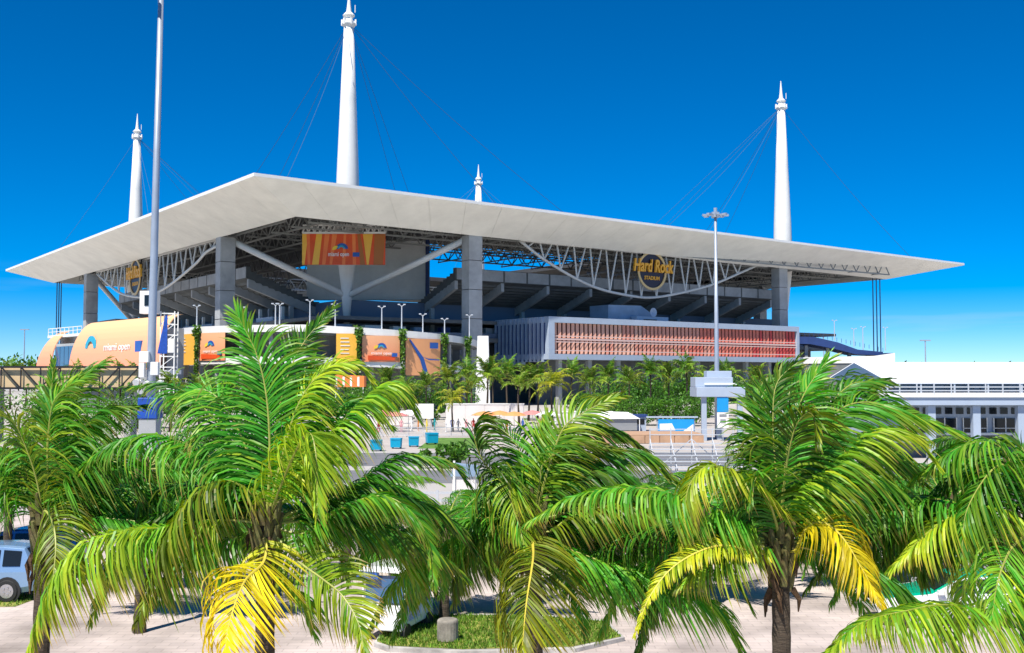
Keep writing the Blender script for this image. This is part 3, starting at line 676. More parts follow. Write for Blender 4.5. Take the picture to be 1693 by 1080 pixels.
def tbanner(p0, p1, m, label, kind, drop=6.9):
    x0, y0, a0 = terr_pt(p0, 36.25); x1, y1, a1 = terr_pt(p1, 36.25); n = 6
    t = thing('terrace_banner', label, 'banner', ((x0+x1)/2, (y0+y1)/2, 10), math.atan2(y1-y0, x1-x0), 'orange banners on the curved terrace')
    w = math.hypot(x1-x0, y1-y0); d = terr_d(math.atan2((y0+y1)/2-262, (x0+x1)/2+44)); zt = 16.75-10-d; zb = zt-drop; zl = zt-terr_d(a1)+d
    bow = 36.25*(1-math.cos(w/2/36.25))
    b = MB()
    for k in range(n):
        f0, f1 = k/n, (k+1)/n; g = lambda f: -(bow*(1-(2*f-1)**2))
        b.add([(-w/2+w*f0, g(f0), zb), (-w/2+w*f1, g(f1), zb), (-w/2+w*f1, g(f1), zt), (-w/2+w*f0, g(f0), zt), (-w/2+w*f0, g(f0)+.08, zb), (-w/2+w*f1, g(f1)+.08, zb), (-w/2+w*f1, g(f1)+.08, zt), (-w/2+w*f0, g(f0)+.08, zt)], [(0,1,2,3),(7,6,5,4),(3,2,6,7),(0,4,5,1)])
    b.build('banner_sheet', m, t)
    yb = -bow-.06
    if kind == 'logo':
        rainbow(t, 0, zb+drop*.52, drop*.2, yb); text('lettering', 'miami open', .9, M['printwhite'], t, (0,yb-.1,zb+drop*.33), width=w*.55)
        q = MB(); q.bb(w*.27, w*.42, yb-.1, yb-.05, zb+drop*.2, zb+drop*.34); q.build('sponsor_patch', M['printblue'], t)
        q = MB(); q.bb(-w*.36, w*.46, -.17, -.12, zb+.3, zb+drop*.26) if False else q.prism([(-w*.36,yb,zb+.35),(w*.36,yb,zb+.35),(w*.36,yb,zb+drop*.2),(-w*.36,yb,zb+drop*.24)], (0,-.03,0)); q.build('red_wash', M['redor'], t)
    elif kind == 'figure':
        q = MB(); q.prism([(-w*.45,yb,zt-.2),(-w*.40,yb,zt-.2),(-w*.02,yb,zb+drop*.48),(w*.12,yb,zb+.2),(w*.0,yb,zb+.2),(-w*.13,yb,zb+drop*.45)], (0,-.03,0)); q.build('blue_swoosh', M['printblue'], t)
        q = MB(); q.prism([(-w*.04,yb-.04,zb+drop*.5),(w*.12,yb-.04,zb+drop*.42),(w*.44,yb-.04,zb+drop*.41),(w*.44,yb-.04,zb+drop*.44),(w*.1,yb-.04,zb+drop*.46)], (0,-.03,0)); q.build('blue_line', M['printblue'], t)
        q = MB(); q.bb(w*.16, w*.4, yb-.06, yb-.02, zb+drop*.74, zb+drop*.9); q.build('sponsor_patch', M['printblue'], t)
    else:
        q = MB()
        for k in range(5): q.bb(-w*.3, w*(.1+.03*(k%3)), yb-.03, yb, zb+drop*(.85-.11*k), zb+drop*(.85-.11*k)+.18)
        q.build('print_lines', M['printwhite'], t)
    return t
tbanner(293, 322, M['amber'], 'plain orange terrace banner with faint white lines, at the terrace left end', 'lines')
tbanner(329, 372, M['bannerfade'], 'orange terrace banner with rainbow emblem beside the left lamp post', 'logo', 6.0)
tbanner(556, 590, M['amber'], 'amber terrace banner half hidden behind the tall palm frond', 'lines', 7.2)
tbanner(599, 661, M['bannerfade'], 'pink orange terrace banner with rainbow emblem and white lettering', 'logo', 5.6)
tbanner(671, 728, M['peach'], 'peach terrace banner with a blue swoosh figure', 'figure', 8.0)
rv = np.random.default_rng(4)
for k, (px, lb) in enumerate([(325,'left of the rainbow banner'),(593,'between the amber and pink banners'),(666,'between the pink banner and the blue swoosh banner'),(735,'right of the blue swoosh banner'),(774,'at the right end of the curved terrace')]):
    x, y, a = terr_pt(px, 36.9); d = terr_d(a)
    o = link('climbing_vine', leaf_mesh('climbing_vine', [vine(None, 0, 0, 1.0 if k else 6, 17.6-d, .42, rv, 380), vine(None, 0, 0, 16-d, 18.4-d, .85, rv, 110)], [M['bush']]))
    o.location = (x, y, 0); tag(o, 'green vine climbing a terrace post '+lb, 'vine', 'vines on the curved terrace')
def short_lamp(x, y, z, h, label, rz=0, heads=1):
    t = thing('terrace_lamp', label, 'lamp post', (x, y, z), rz, 'short white lamp posts on the terraces')
    b = MB(); b.tube([(0,0,0),(0,0,h)], [.15,.11], 8); b.build('pole', M['rail'], t)
    b = MB(); b.tube([(-.5,0,h+.3),(0,0,h-.05),(.5,0,h+.3)], .08, 6); b.box((-.6,-.1,h+.35),(.5,.4,.22)); b.box((.6,-.1,h+.35),(.5,.4,.22)); b.build('lamp_head', M['rail'], t)
for px, h, lb in ((325,4.6,'leftmost short white lamp post standing on the curved terrace'),(399,3.6,'short white lamp post right of the left concrete column'),(455,4.2,'short white lamp post on the terrace left of the video screen'),(462,4.2,'white lamp post paired close to another below the left brace'),(512,5.0,'short white lamp post at the terrace crown'),(554,4.4,'short white lamp post right below the mast foot'),(631,4.6,'short white lamp post behind the pink banner'),(664,5.4,'tall white lamp post above the vine between two banners'),(699,3.8,'short white lamp post above the blue swoosh banner'),(735,3.4,'low white lamp post right of the swoosh banner'),(776,5.6,'lamp post next to the near concrete column')):
    x, y, a = terr_pt(px, 34.5); short_lamp(x, y, 18.2-terr_d(a), h, lb)
for px, h, lb in ((1380,6,'left lamp post on the distant curved ramp'),(1412,5.5,'second lamp post on the distant curved ramp'),(1427,7,'third lamp post on the distant curved ramp'),(1464,7,'last lamp post at the distant ramp end')):
    short_lamp(XW(px,338), 338, W(px, {1380:564,1412:575,1427:580,1464:581}[px]-1, 338).z, h, lb)

# orange wrapped pavilion at left, barrel sided
pr = W(272, 560, 205); pl = W(60, 560, 256); dv = Vector((pl.x-pr.x, pl.y-pr.y, 0)); Lp = dv.length; ang = math.atan2(dv.y, dv.x)
pv = thing('wrapped_pavilion', 'long curved pavilion wrapped in orange print with a window bay at left', 'building', (pr.x, pr.y, 0), ang)
def barrel(b, x0, x1, mi=0, zb=9.8, zt=19.4, dpt=3.2, off=0):
    n = 8; P = []
    for k in range(n+1):
        a = k/n*math.pi/2; P.append((-off-(0-dpt*(1-math.cos(a)))*1.0, zb+(zt-zb)*math.sin(a)))
    pts = []
    for x in (x0, x1): pts += [(x, y*-1*-1, z) for y, z in P]
    m = n+1; b.add(pts, [(k, k+1, m+k+1, m+k) for k in range(n)], mi)
# local +y points to the stadium; the wrap faces -y after the turn, so mirror
sgn = -1 if Vector((-math.sin(ang), math.cos(ang))).y > 0 else 1
def wall_curve(x0, x1, zb, zt, dpt, off, name, m, lean=0.0):
    n = 10; b = MB(); Pf = []; Pb = []
    for k in range(n+1):
        f = k/n; a = f*math.pi/2; z = zb+(zt-zb)*math.sin(a)**.9; y = dpt*(1-math.cos(a))
        Pf.append((y+off, z))
    for s_, x in ((0, x0), (1, x1)):
        for y, z in Pf:
            xx = x+(-lean*((z-zb)/(zt-zb))**1.5 if s_ else 0); b.v.append((xx, sgn2*y, z)); b.v.append((xx, sgn2*(y+.25), z))
    m_ = 2*(n+1)
    for k in range(n):
        i = 2*k; b.f += [(i, i+2, m_+i+2, m_+i), (i+1, m_+i+1, m_+i+3, i+3), (i, i+1, i+3, i+2), (m_+i, m_+i+2, m_+i+3, m_+i+1)]; b.m += [0]*4
    return b.build(name, m, pv)
sgn2 = -1      # local -y is away from the camera here: the wall leans back that way
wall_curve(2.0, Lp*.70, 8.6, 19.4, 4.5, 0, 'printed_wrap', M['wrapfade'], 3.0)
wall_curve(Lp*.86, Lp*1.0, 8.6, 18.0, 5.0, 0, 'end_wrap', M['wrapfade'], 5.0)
b = MB(); b.bb(9.5, Lp*.97, -8.5, -4.9, 0, 17.0); b.build('pavilion_body', M['conc'], pv)
b = MB(); b.bb(Lp*.70+.1, Lp*.86, -6.0, -1.2, 8.6, 14.8); b.build('window_bay', M['conc'], pv)
for k in range(4):
    q = MB(); x = Lp*.70+.6+k*2.6; q.bb(x, x+2.2, -1.2, -1.05, 9.4, 14.2); q.build('window', M['bglass'], pv)
b = MB(); b.bb(Lp*.70, Lp*1.0, -6.2, -2.6, 16.5, 17.1)
for k in range(9):
    x = Lp*(.70+.3*k/8); b.bar((x,-2.8,17.1), (x,-2.8,18.7), .16)
b.bar((Lp*.7,-2.8,18.7), (Lp,-2.8,18.7), .16); b.bar((Lp*.7,-2.8,17.9), (Lp,-2.8,17.9), .12); b.build('roof_rail', M['steel'], pv)
b = MB(); b.bb(-1, Lp+3, -3, 2.6, 7.7, 8.5); b.build('white_ledge', M['white'], pv)
b = MB(); b.bb(3, Lp-1, -1.2, -.4, 0, 7.7); b.build('base_wall', M['conc2'], pv)
rbx = Lp*.44
b = MB(); 
q = text('lettering', 'miami open', 2.2, M['printwhite'], pv, (Lp*.33, .05, 13.4), rot=(math.pi/2,0,math.pi), width=13, ext=.04)
q.location.y = -.18
def flip_rainbow():
    b = MB(); c = (Lp*.535, 13.2); arc(b, c, 1.7, 2.9, R(5), R(175), 0, mi=0); arc(b, (c[0]+2.6, c[1]-.4), .3, 1.8, R(0), R(120), .05, 10, 1)
    b.v = [(x, -.62+(z-12)*-.10, z) for x, y, z in b.v] if False else [(x, (-.55 if y > -.02 else -.30)-(.12 if z > 15 else 0), z) for x, y, z in b.v]
    b.build('rainbow_emblem', [M['printteal'], M['printyel']], pv)
flip_rainbow()
b = MB(); b.bb(Lp*.16, Lp*.20, -.7, -.2, 12.2, 14.4); b.build('sponsor_patch', M['printblue'], pv)
# blue and white scaffold tower beside it
sw = W(276, 560, 200); t = thing('scaffold_tower', 'blue and white scaffold tower with a slanted blue sheet', 'scaffold', (sw.x, 200, 0))
b = MB()
for x in (-1.2, 1.4):
    for y in (0, 2): b.bar((x,y,0), (x,y,19.4), .2)
for k in range(9): 
    z = 3+k*2; b.bar((-1.2,0,z), (1.4,0,z), .16); b.bar((-1.2,2,z), (1.4,2,z), .16); b.bar((-1.2,0,z), (1.4,0,z+2 if k < 8 else z), .12)
b.build('tower_frame', M['white'], t)
b = MB(); b.prism([(-1.7,-.2,11.5),(.1,-.2,11.5),(.1,-.2,18.6),(-.3,-.2,18.6)], (0,.1,0)); b.build('blue_sheet', M['bluewrap'], t)
b = MB(); b.box((.8,-.15,13),(1.1,.1,2.6)); b.build('white_board', M['white'], t)
b = MB(); b.box((-3.2,-.2,21),(3.0,2.4,4.2)); b.box((-3.2,-1.45,21.3),(1.2,.1,2),mi=1); b.build('control_cabin', [M['white'], M['glass']], t)

# pedestrian truss bridge at left
YBR = 118; xa, xb = XW(-60,YBR), XW(232,YBR); zt, zb = ZW(607,YBR), ZW(642,YBR)
t = thing('footbridge', 'footbridge with dark steel truss over tan side panels, left edge', 'bridge', ((xa+xb)/2, YBR, 0)); hw = (xb-xa)/2
b = MB(); b.bar((-hw,-.3,zt), (hw,-.3,zt), .24); b.build('top_chord', M['black'], t)
b = MB(); b.bar((-hw,-.3,zb), (hw,-.3,zb), .24); b.build('bottom_chord', M['black'], t)
nb_ = 9
for k in range(nb_+1):
    x = -hw+2*hw*k/nb_; b = MB(); b.bar((x,-.3,zb), (x,-.3,zt), .12); b.build('upright', M['black'], t)
    if k < nb_:
        x2 = -hw+2*hw*(k+1)/nb_; b = MB(); b.bar((x,-.3,zt), (x2,-.3,zb), .15) if k < 4 else b.bar((x,-.3,zb), (x2,-.3,zt), .15); b.build('diagonal', M['black'], t)
        b = MB(); b.bb(x+.02, x2-.02, .05, .12, zb+.1, zt-.1); b.build('side_panel', M['tan'], t)
b = MB(); b.bb(-hw, hw, .2, 3.2, zb-.1, zb+.1); b.bb(-hw, hw, 3.2, 3.3, zb, zt-.3); b.build('deck', M['conc'], t)
for x in (-hw+3, hw-1.5):
    b = MB(); b.bb(x-.35, x+.35, .6, 2.6, 0, zb-.12); b.build('pier', M['conc'], t)

# ------------------------------------------------------------------ lamp masts
YL = 70.0; t = thing('lamp_mast', 'very tall grey lamp mast with white equipment boxes, running out of the top of frame', 'lamp mast', (XW(250,YL), YL, 0))
b = MB(); b.tube([(0,0,0),(.02,0,8.5),(.12,0,18),(.28,0,33)], [.34,.27,.23,.17], 14); b.build('pole', M['pole'], t, smooth=True)
for k in range(6):
    b = MB(); a = k*PI/3; b.tube([(.28,0,32.8),(.28+1.1*math.cos(a),1.1*math.sin(a),33)], .06, 6); b.box((.28+1.3*math.cos(a),1.3*math.sin(a),33.0),(.5,.4,.25),a); b.build('lamp_head', M['pole'], t)
for (x, z, w, h) in ((-.28,8.35,.62,.7),(-.42,7.5,.36,.95),(.40,7.6,.5,.85)):
    b = MB(); b.box((x,-.4,z), (w,.4,h)); b.build('equipment_box', M['cabinet'], t, bevel=.03)
for k, (x, z, rz) in enumerate(((-.75,6.9,.5),(-.1,6.75,0),(.75,6.8,-.5),(-.45,6.35,.3))):
    b = MB(); b.tube([(x,-.3,z-.05),(x,-.65,z-.2)], [.14,.22], 10); b.tube([(0,-.1,z-.3),(x,-.3,z)], .05, 6); b.build('floodlight', M['white'], t)
b = MB(); b.box((0,0,5.05), (1.25,1.25,1.35)); b.build('blue_wrap', M['bluewrap'], t, bevel=.05)
b = MB(); b.box((0,0,2.2), (1.1,1.1,4.3)); b.build('pedestal', M['conc'], t)
text('lettering', '2019', .3, M['printwhite'], t, (.3,-.64,5.0), rot=(PI/2,PI/2,0)) if False else None

YR = 122.0; t = thing('lamp_mast', 'grey lamp mast with a ring of lights behind the pale canopy shelter', 'lamp mast', (XW(1189,YR), YR+1.5, 0))
b = MB(); zt_ = ZW(352, YR); b.tube([(0,0,0),(0,0,9),(0,0,zt_)], [.30,.26,.15], 12); b.build('pole', M['pole'], t, smooth=True)
b = MB(); b.tube([(0,0,zt_-.3),(0,0,zt_+.3)], .45, 12); b.tube([(0,0,zt_+.3),(0,0,zt_+.8)], .2, 8); b.build('head_ring', M['pole'], t)
for k in range(8):
    a = k*PI/4; b = MB(); b.bar((0,0,zt_), (1.1*math.cos(a),1.1*math.sin(a),zt_), .1); b.box((1.25*math.cos(a),1.25*math.sin(a),zt_-.05),(.5,.36,.22),a); b.build('lamp_head', M['pole'], t)
# pale canopy shelter
t = thing('canopy_shelter', 'pale blue grey canopy shelter with square posts and a hanging blue and white sign', 'shelter', (XW(1185,YR), YR, 0))
z_s0, z_s1 = ZW(656,YR), ZW(640,YR)
b = MB(); b.box((0,0,(z_s0+z_s1)/2), (5.4,4.6,z_s1-z_s0)); b.build('roof_slab', M['frame'], t, bevel=.05)
b = MB(); b.box((-.6,.2,z_s1+.55), (4.2,3.4,1.1)); b.build('upper_box', M['frame'], t, bevel=.05)
b = MB(); b.box((.1,-1.2,z_s1+.35), (3.6,.9,.18)); b.build('ledge', M['white'], t)
b = MB(); b.box((.2,.6,z_s1+1.45), (2.8,2.0,.72)); b.build('rooftop_unit', M['frame'], t, bevel=.04)
for x in (-1.8, .3, 2.2):
    b = MB(); b.box((x, -1.6 if x != .3 else .6, z_s0/2), (.55,.55,z_s0)); b.build('post', M['frame'], t, bevel=.03)
sg = thing('hanging_sign', 'blue sign with white lower half on the canopy shelter post', 'sign', (XW(1188,YR), YR-2.1, 0))
b = MB(); b.box((0,0,ZW(668,YR)), (1.25,.2,1.75)); b.build('blue_panel', M['skyblue'], sg)
b = MB(); b.box((0,0,ZW(693,YR)), (1.25,.2,1.75)); b.build('white_panel', M['printwhite'], sg)
b = MB(); b.bb(-.4,.4,-.13,-.1,ZW(688,YR),ZW(684,YR)); b.bb(-.3,.3,-.13,-.1,ZW(698,YR),ZW(692,YR)); b.build('grey_print', M['cargrey'], sg)
b = MB(); b.bar((0,0,ZW(658,YR)), (0,0,.0), .12); b.build('sign_post', M['pole'], sg)

# ------------------------------------------------------------------ white tent on the hospitality building at right
YT = 95.0; xl = XW(1394,YT); xr = XW(1800,YT); xm = XW(1428,YT)
t = thing('white_tent', 'long white ridge tent with a grey gable end, on the right building', 'tent', (xl, YT, 0))
zr_, ze_ = ZW(599,YT+3), ZW(630,YT)-.02; ww = xr-xl
b = MB(); b.add([(3.9,0,ze_),(ww,0,ze_),(ww,3,zr_),(1.9,3,zr_),(0,6,ze_),(ww,6,ze_)], [(0,1,2,3),(3,2,5,4)]); tr = b.build('tent_roof', M['tent'], t)
md = tr.modifiers.new('thick', 'SOLIDIFY'); md.thickness = .06
b = MB(); b.prism([(3.75,.05,ze_),(1.85,3,zr_-.12),(.1,5.9,ze_)], (.12,.03,0)); b.build('gable_end', M['gable'], t)
b = MB(); b.bb(3.9, ww, .02, .06, ze_-.22, ze_-.01); b.build('valance', M['tent'], t)
for k in range(7):
    x = 3.9+(ww-3.9)*k/6; b = MB(); b.bar((x,.15,ze_), (x,.15,ZW(665,YT)+.02), .14); b.build('tent_pole', M['rail'], t)
hb = thing('hospitality_building', 'two storey pale hospitality building with window strip beneath the white tent', 'building', (xl, YT, 0))
yz = lambda y: ZW(y, YT)
ys = lambda y: ZW(y, YT-3)
b = MB(); b.bb(2, ww, -3, 8, ys(670), ys(657)); b.build('floor_slab', M['frame'], hb)
b = MB(); b.bb(2, ww, -3.15, -3.02, ys(657), ys(653)); b.build('slab_edge', M['white'], hb)
for k, (y, h, m_) in enumerate(((640,.10,'rail'),(646,.10,'rail'),(651,.16,'white'))):
    b = MB(); b.bb(2, ww, -3.0, -2.92, ys(y)-h/2, ys(y)+h/2); b.build('guard_rail', M[m_], hb)
for k in range(14):
    x = 2.4+(ww-2.6)*k/13; b = MB(); b.bar((x,-2.96,ys(657)), (x,-2.96,ys(634)), .1); b.build('rail_post', M['rail'], hb)
b = MB(); b.bb(2, ww, 4.5, 4.8, yz(657)+.01, ze_-.1); b.build('upper_wall', M['bluegrey'], hb)
for k in range(5):
    x = 4+(ww-5)*k/5; b = MB(); b.bb(x, x+2.6, 4.38, 4.48, yz(655), yz(638)); b.build('upper_window', M['bglass'], hb)
b = MB(); b.bb(2, ww, .6, 7.8, 0, ys(670)-.003); b.build('ground_storey', M['frame'], hb)
for k in range(17):
    x = xl and 5.2+(ww-6)*k/16; b = MB(); b.bb(x, x+.62, .48, .62, yz(685), yz(674.5)); b.build('clerestory_window', M['glass'], hb)
for k in range(6):
    x = 5.0+(ww-5.5)*k/6; b = MB(); b.bb(x+.25, x+2.35, .45, .62, yz(715), yz(692)); wn = b.build('window', M['glass'], hb)
    b = MB()
    for q in (0,.5,1): b.bb(x+.22+2.1*q, x+.30+2.1*q, .38, .449, yz(716), yz(691))
    b.bb(x+.22, x+2.38, .38, .449, yz(709), yz(708)); b.build('window_frame', M['white'], wn)
b = MB(); b.bb(3, ww, .1, .6, yz(720), yz(716)); b.build('sill', M['white'], hb)
b = MB(); b.bb(3, ww, .3, .59, 0, yz(720.5)); b.build('dark_plinth', M['conc2'], hb)
b = MB(); b.bb(3, ww, -.4, -.3, yz(732), yz(729)); b.build('lower_rail', M['rail'], hb)
for px in (1592, 1664, 1520):
    b = MB(); x = XW(px,YT)-xl; b.bb(x-.32, x+.32, -2.6, -2.0, 0, ys(671)); b.build('column', M['frame'], hb)

# ------------------------------------------------------------------ plaza: walls, sign board, stalls, deck
def boxthing(name, label, cat, px0, px1, py0, Y, d, m, z0=0, group=None, parts=None):
    x0, x1 = XW(px0,Y), XW(px1,Y); z1 = ZW(py0,Y); t = thing(name, label, cat, ((x0+x1)/2, Y, 0), 0, group); w = x1-x0
    b = MB(); b.bb(-w/2, w/2, 0, d, z0, z1); b.build('wall_body', m, t)
    b = MB(); b.bb(-w/2-.1, w/2+.1, -.1, d+.1, z1, z1+.14); b.build('coping', M['white'], t)
    n = max(2, int(w/2.4))
    for k in range(n):
        q = MB(); q.bb(-w/2+w*(k+.02)/n, -w/2+w*(k+.98)/n, -.06, -.003, z0+.15, z1-.1); q.build('wall_panel', m, t)
    return t
boxthing('planter_wall', 'white planter wall in three courses below the yellow palm', 'wall', 738, 866, 669, 150, 1.2, M['wallw'], group='white planter walls on the plaza')
boxthing('planter_wall', 'short white planter wall right of the yellow palm', 'wall', 930, 1012, 682, 146, 1.0, M['wallw'], group='white planter walls on the plaza')
boxthing('planter_wall', 'long low white planter wall at the left of the plaza behind fronds', 'wall', 540, 682, 688, 152, 1.0, M['wallw'], group='white planter walls on the plaza')
sbx = XW(702,146); t = thing('notice_board', 'square white notice board on two legs on the plaza', 'sign board', (sbx, 146, 0))
b = MB(); b.box((0,0,ZW(680,146)), (2.5,.15,2.0)); b.build('board', M['printwhite'], t)
b = MB(); b.box((-.9,.1,.9),(.12,.1,1.8)); b.build('leg', M['pole'], t)
b = MB(); b.box((.9,.1,.9),(.12,.1,1.8)); b.build('leg', M['pole'], t)
# parasol stalls
def parasol(px, Y, m, label, r=1.7, h=2.6):
    t = thing('parasol', label, 'parasol', (XW(px,Y), Y, 0), 0, 'market parasols on the plaza')
    b = MB(); b.lathe([(r,h-.55),(r*.55,h-.18),(.05,h)], n=8); b.build('canopy', m, t)
    b = MB(); b.tube([(0,0,0),(0,0,h-.05)], .04, 6); b.build('pole', M['white'], t)
    b = MB(); b.lathe([(.7,.72),(.7,.77)], n=12); b.tube([(0,0,.02),(0,0,.72)], .06, 6); b.build('table', M['white'], t)
pinkf = mat('pink_fabric', (.62,.22,.2), .7); orf = mat('orange_fabric', (.72,.30,.10), .7)
for px, Y, m_, lb in ((634,148,pinkf,'leftmost pink parasol by the long planter wall'),(655,141,pinkf,'pink parasol nearest the blue bins'),(676,149,M['tent'],'white parasol beside the notice board'),(800,143,orf,'left orange parasol before the three course wall'),(826,146,orf,'middle orange parasol before the three course wall'),(850,142,orf,'right orange parasol below the yellow palm'),(880,147,pinkf,'pink parasol right of the orange parasols'),(906,144,M['tent'],'white parasol left of the short planter wall')):
    parasol(px, Y, m_, lb)
def orange_awning():
    t = thing('orange_awning', 'orange striped awning under the curved terrace', 'awning', (XW(578,205), 205, 0))
    b = MB(); b.prism([(-2.8,0,ZW(640,205)),(2.8,0,ZW(640,205)),(2.8,0,ZW(622,205)),(-2.8,0,ZW(619,205))], (0,3,0)); b.build('fabric', M['orange'], t)
    for k in range(4):
        b = MB(); b.bb(-2.7+k*1.4, -2.3+k*1.4, -.03, -.002, ZW(639,205), ZW(623,205)); b.build('stripe', M['printwhite'], t)
    for x in (-2.6, 2.6):
        b = MB(); b.bar((x,.1,0), (x,.1,ZW(640,205)), .15); b.build('leg', M['white'], t)
orange_awning()
# blue square bins
for k, (px, py, lb) in enumerate(((622,746,'leftmost blue bin, on the road side behind the big palm'),(655,742,'second blue bin from the left, low beside the road'),(684,739,'third blue bin, with an open white flap'),(714,735,'rightmost and tallest blue bin, beside the strip of lawn'))):
    d = ray(px, py); kk = -HC/d.z; x, y = d.x*kk, d.y*kk
    if k == 0:
        bin0 = thing('blue_bin', lb, 'bin', (x, y, .01), 0, 'blue bins beside the drive'); bin0.scale = (.88,)*3
        b = MB(); b.box((0,0,.62),(1.15,.9,.95),taper=1.08); b.build('bin_body', M['aqua'], bin0, bevel=.04)
        b = MB(); b.box((0,.02,1.16),(1.3,1.02,.12)); b.build('lid', M['aqua'], bin0, bevel=.04)
        for x_ in (-.45,.45):
            b = MB(); b.lathe([(.13,-.06),(.13,.06)], (x_,.3,.13), 10, axis='y'); b.build('wheel', M['plastic'], bin0)
        b = MB(); b.bar((-.5,-.5,1.05),(.5,-.5,1.05),.05); b.build('handle', M['aqua'], bin0)
    else: dup(bin0, (x, y, .01), (k-1.5)*.2, lb, .86+.14*(k == 3))
bar0 = None
for k in range(14):
    px = 596+k*23; Yk = 129; lb = 'steel crowd barrier along the drive, %s' % ('at the far left end of the row', 'second from the left end, behind the big palm fronds', 'third from the left end', 'left of the second blue bin', 'above the third blue bin', 'under the notice board', 'above the tallest blue bin', 'right of the tallest blue bin', 'at the left half of the lawn', 'at the right half of the lawn', 'just right of the lawn', 'below the orange parasols', 'second from the right end', 'at the right end of the row')[k]
    if bar0 is None:
        bar0 = thing('crowd_barrier', lb, 'barrier', (XW(px,Yk), Yk, 0), 0, 'crowd barriers along the drive')
        b = MB(); b.bar((-.78,0,.15),(-.78,0,1.1),.06); b.bar((.78,0,.15),(.78,0,1.1),.06); b.bar((-.78,0,1.1),(.78,0,1.1),.06); b.bar((-.78,0,.2),(.78,0,.2),.06); b.build('barrier_frame', M['rail'], bar0)
        b = MB()
        for q in range(9): b.bar((-.62+q*.155,0,.2),(-.62+q*.155,0,1.1),.03)
        b.build('bars', M['rail'], bar0); b = MB(); b.box((-.6,0,.06),(.08,.6,.1)); b.build('foot', M['rail'], bar0); b = MB(); b.box((.6,0,.06),(.08,.6,.1)); b.build('foot', M['rail'], bar0)
    else: dup(bar0, (XW(px,Yk), Yk+random.uniform(-.4,.4), 0), random.uniform(-.15,.15), lb)
# stage deck with blue hoarding
YD = 118; t = thing('timber_stage', 'low tan timber stage in front of the blue hoarding', 'stage', (XW(1060,YD), YD, 0))
wD = XW(1150,YD)-XW(960,YD)
for k in range(12):
    b = MB(); b.bb(-wD/2, wD/2, -3+k*.62, -3+k*.62+.58, .88, .98); b.build('plank', M['wood'], t)
b = MB(); b.bb(-wD/2+.1, wD/2-.1, -2.9, 4.3, .1, .87); b.build('stage_frame', M['wood'], t)
for k in range(8):
    b = MB(); b.bb(-wD/2+wD*(k+.03)/8, -wD/2+wD*(k+.97)/8, -3.02, -2.91, .05, .86); b.build('front_board', M['wood'], t)
YH = 138; t = thing('blue_hoarding', 'bright blue hoarding with a white patch beside the canopy shelter', 'hoarding', (XW(1117,YH), YH, 0))
wH = XW(1147,YH)-XW(1088,YH); zh0, zh1 = ZW(713,YH), ZW(693,YH)
b = MB(); b.bb(-wH/2, wH/2, 0, .1, zh0, zh1); b.build('panel', M['skyblue'], t)
b = MB(); b.prism([(-wH*.46,-.02,zh0+.1),(-wH*.02,-.02,zh0+.1),(-wH*.12,-.02,zh1-.55),(-wH*.46,-.02,zh1-.6)], (0,-.02,0)); b.build('white_patch', M['printwhite'], t)
b = MB(); b.prism([(wH*.2,-.02,zh0+.02),(wH*.48,-.02,zh0+.02),(wH*.48,-.02,zh0+.9)], (0,-.02,0)); b.build('white_corner', M['printwhite'], t)
b = MB(); b.bb(-wH/2-1.5, wH/2+.5, -.1, .3, zh1+.15, zh1+.35); b.build('top_rail', M['frame'], t)
for x in (-wH/2-.1, 0, wH/2+.1):
    b = MB(); b.bar((x,.2,0), (x,.2,zh1+.2), .14); b.build('post', M['pole'], t)
t = thing('white_marquee', 'low white marquee left of the small navy cabin', 'tent', (XW(1020,140), 140, 0))
b = MB(); b.add([(-3,0,1.7),(3,0,1.7),(3,4,1.7),(-3,4,1.7),(-1.8,2,2.6),(1.6,2,2.5)], [(0,1,5,4),(1,2,5),(2,3,4,5),(3,0,4)]); b.build('marquee_roof', M['tent'], t)
b = MB(); b.bb(-2.6,2.6,.3,.35,.2,1.65); b.build('grey_side', M['cargrey'], t)
for x in (-2.9,2.9):
    b = MB(); b.bar((x,.1,0),(x,.1,1.7),.1); b.build('leg', M['white'], t)
t = thing('small_cabin', 'small navy roofed cabin with a wide window on the plaza', 'cabin', (XW(1055,142), 142, 0))
b = MB(); b.box((0,1.2,.9),(2.0,2.2,1.8)); b.build('cabin_body', M['frame'], t)
b = MB(); b.box((0,1.2,2.0),(2.4,2.6,.35)); b.build('cabin_roof', M['navy'], t)
b = MB(); b.box((0,.07,1.25),(1.6,.06,.7)); b.build('window', M['glass'], t)
# aluminium bleachers
YB2 = 76; t = thing('bleachers', 'aluminium bleachers with thin benches and diagonal braces below the shelter', 'bleachers', (XW(1150,YB2), YB2, 0))
for k in range(6):
    b = MB(); b.bb(-3.1, 3.1, k*.7-2, k*.7-1.65, .38+k*.38, .43+k*.38); b.build('bench', M['rail'], t)
    b = MB(); b.bb(-3.1, 3.1, k*.7-1.6, k*.7-1.3, .10+k*.38, .14+k*.38); b.build('footboard', M['rail'], t)
for k in range(5):
    x = -3+k*1.5; b = MB(); b.bar((x,-2,.0), (x,2.0,2.6), .07); b.bar((x,2.0,0), (x,2.0,3.4), .07); b.bar((x,-.2,0), (x,-.2,1.4), .07); b.build('frame', M['rail'], t)
b = MB(); b.bar((-3,2.0,3.3),(3,2.0,3.3),.06); b.bar((-3,2.0,2.9),(3,2.0,2.9),.06); b.bar((-3,2.02,0),(0,2.02,2.6),.06); b.bar((3,2.02,0),(0,2.02,2.6),.06); b.build('back_rail', M['rail'], t)
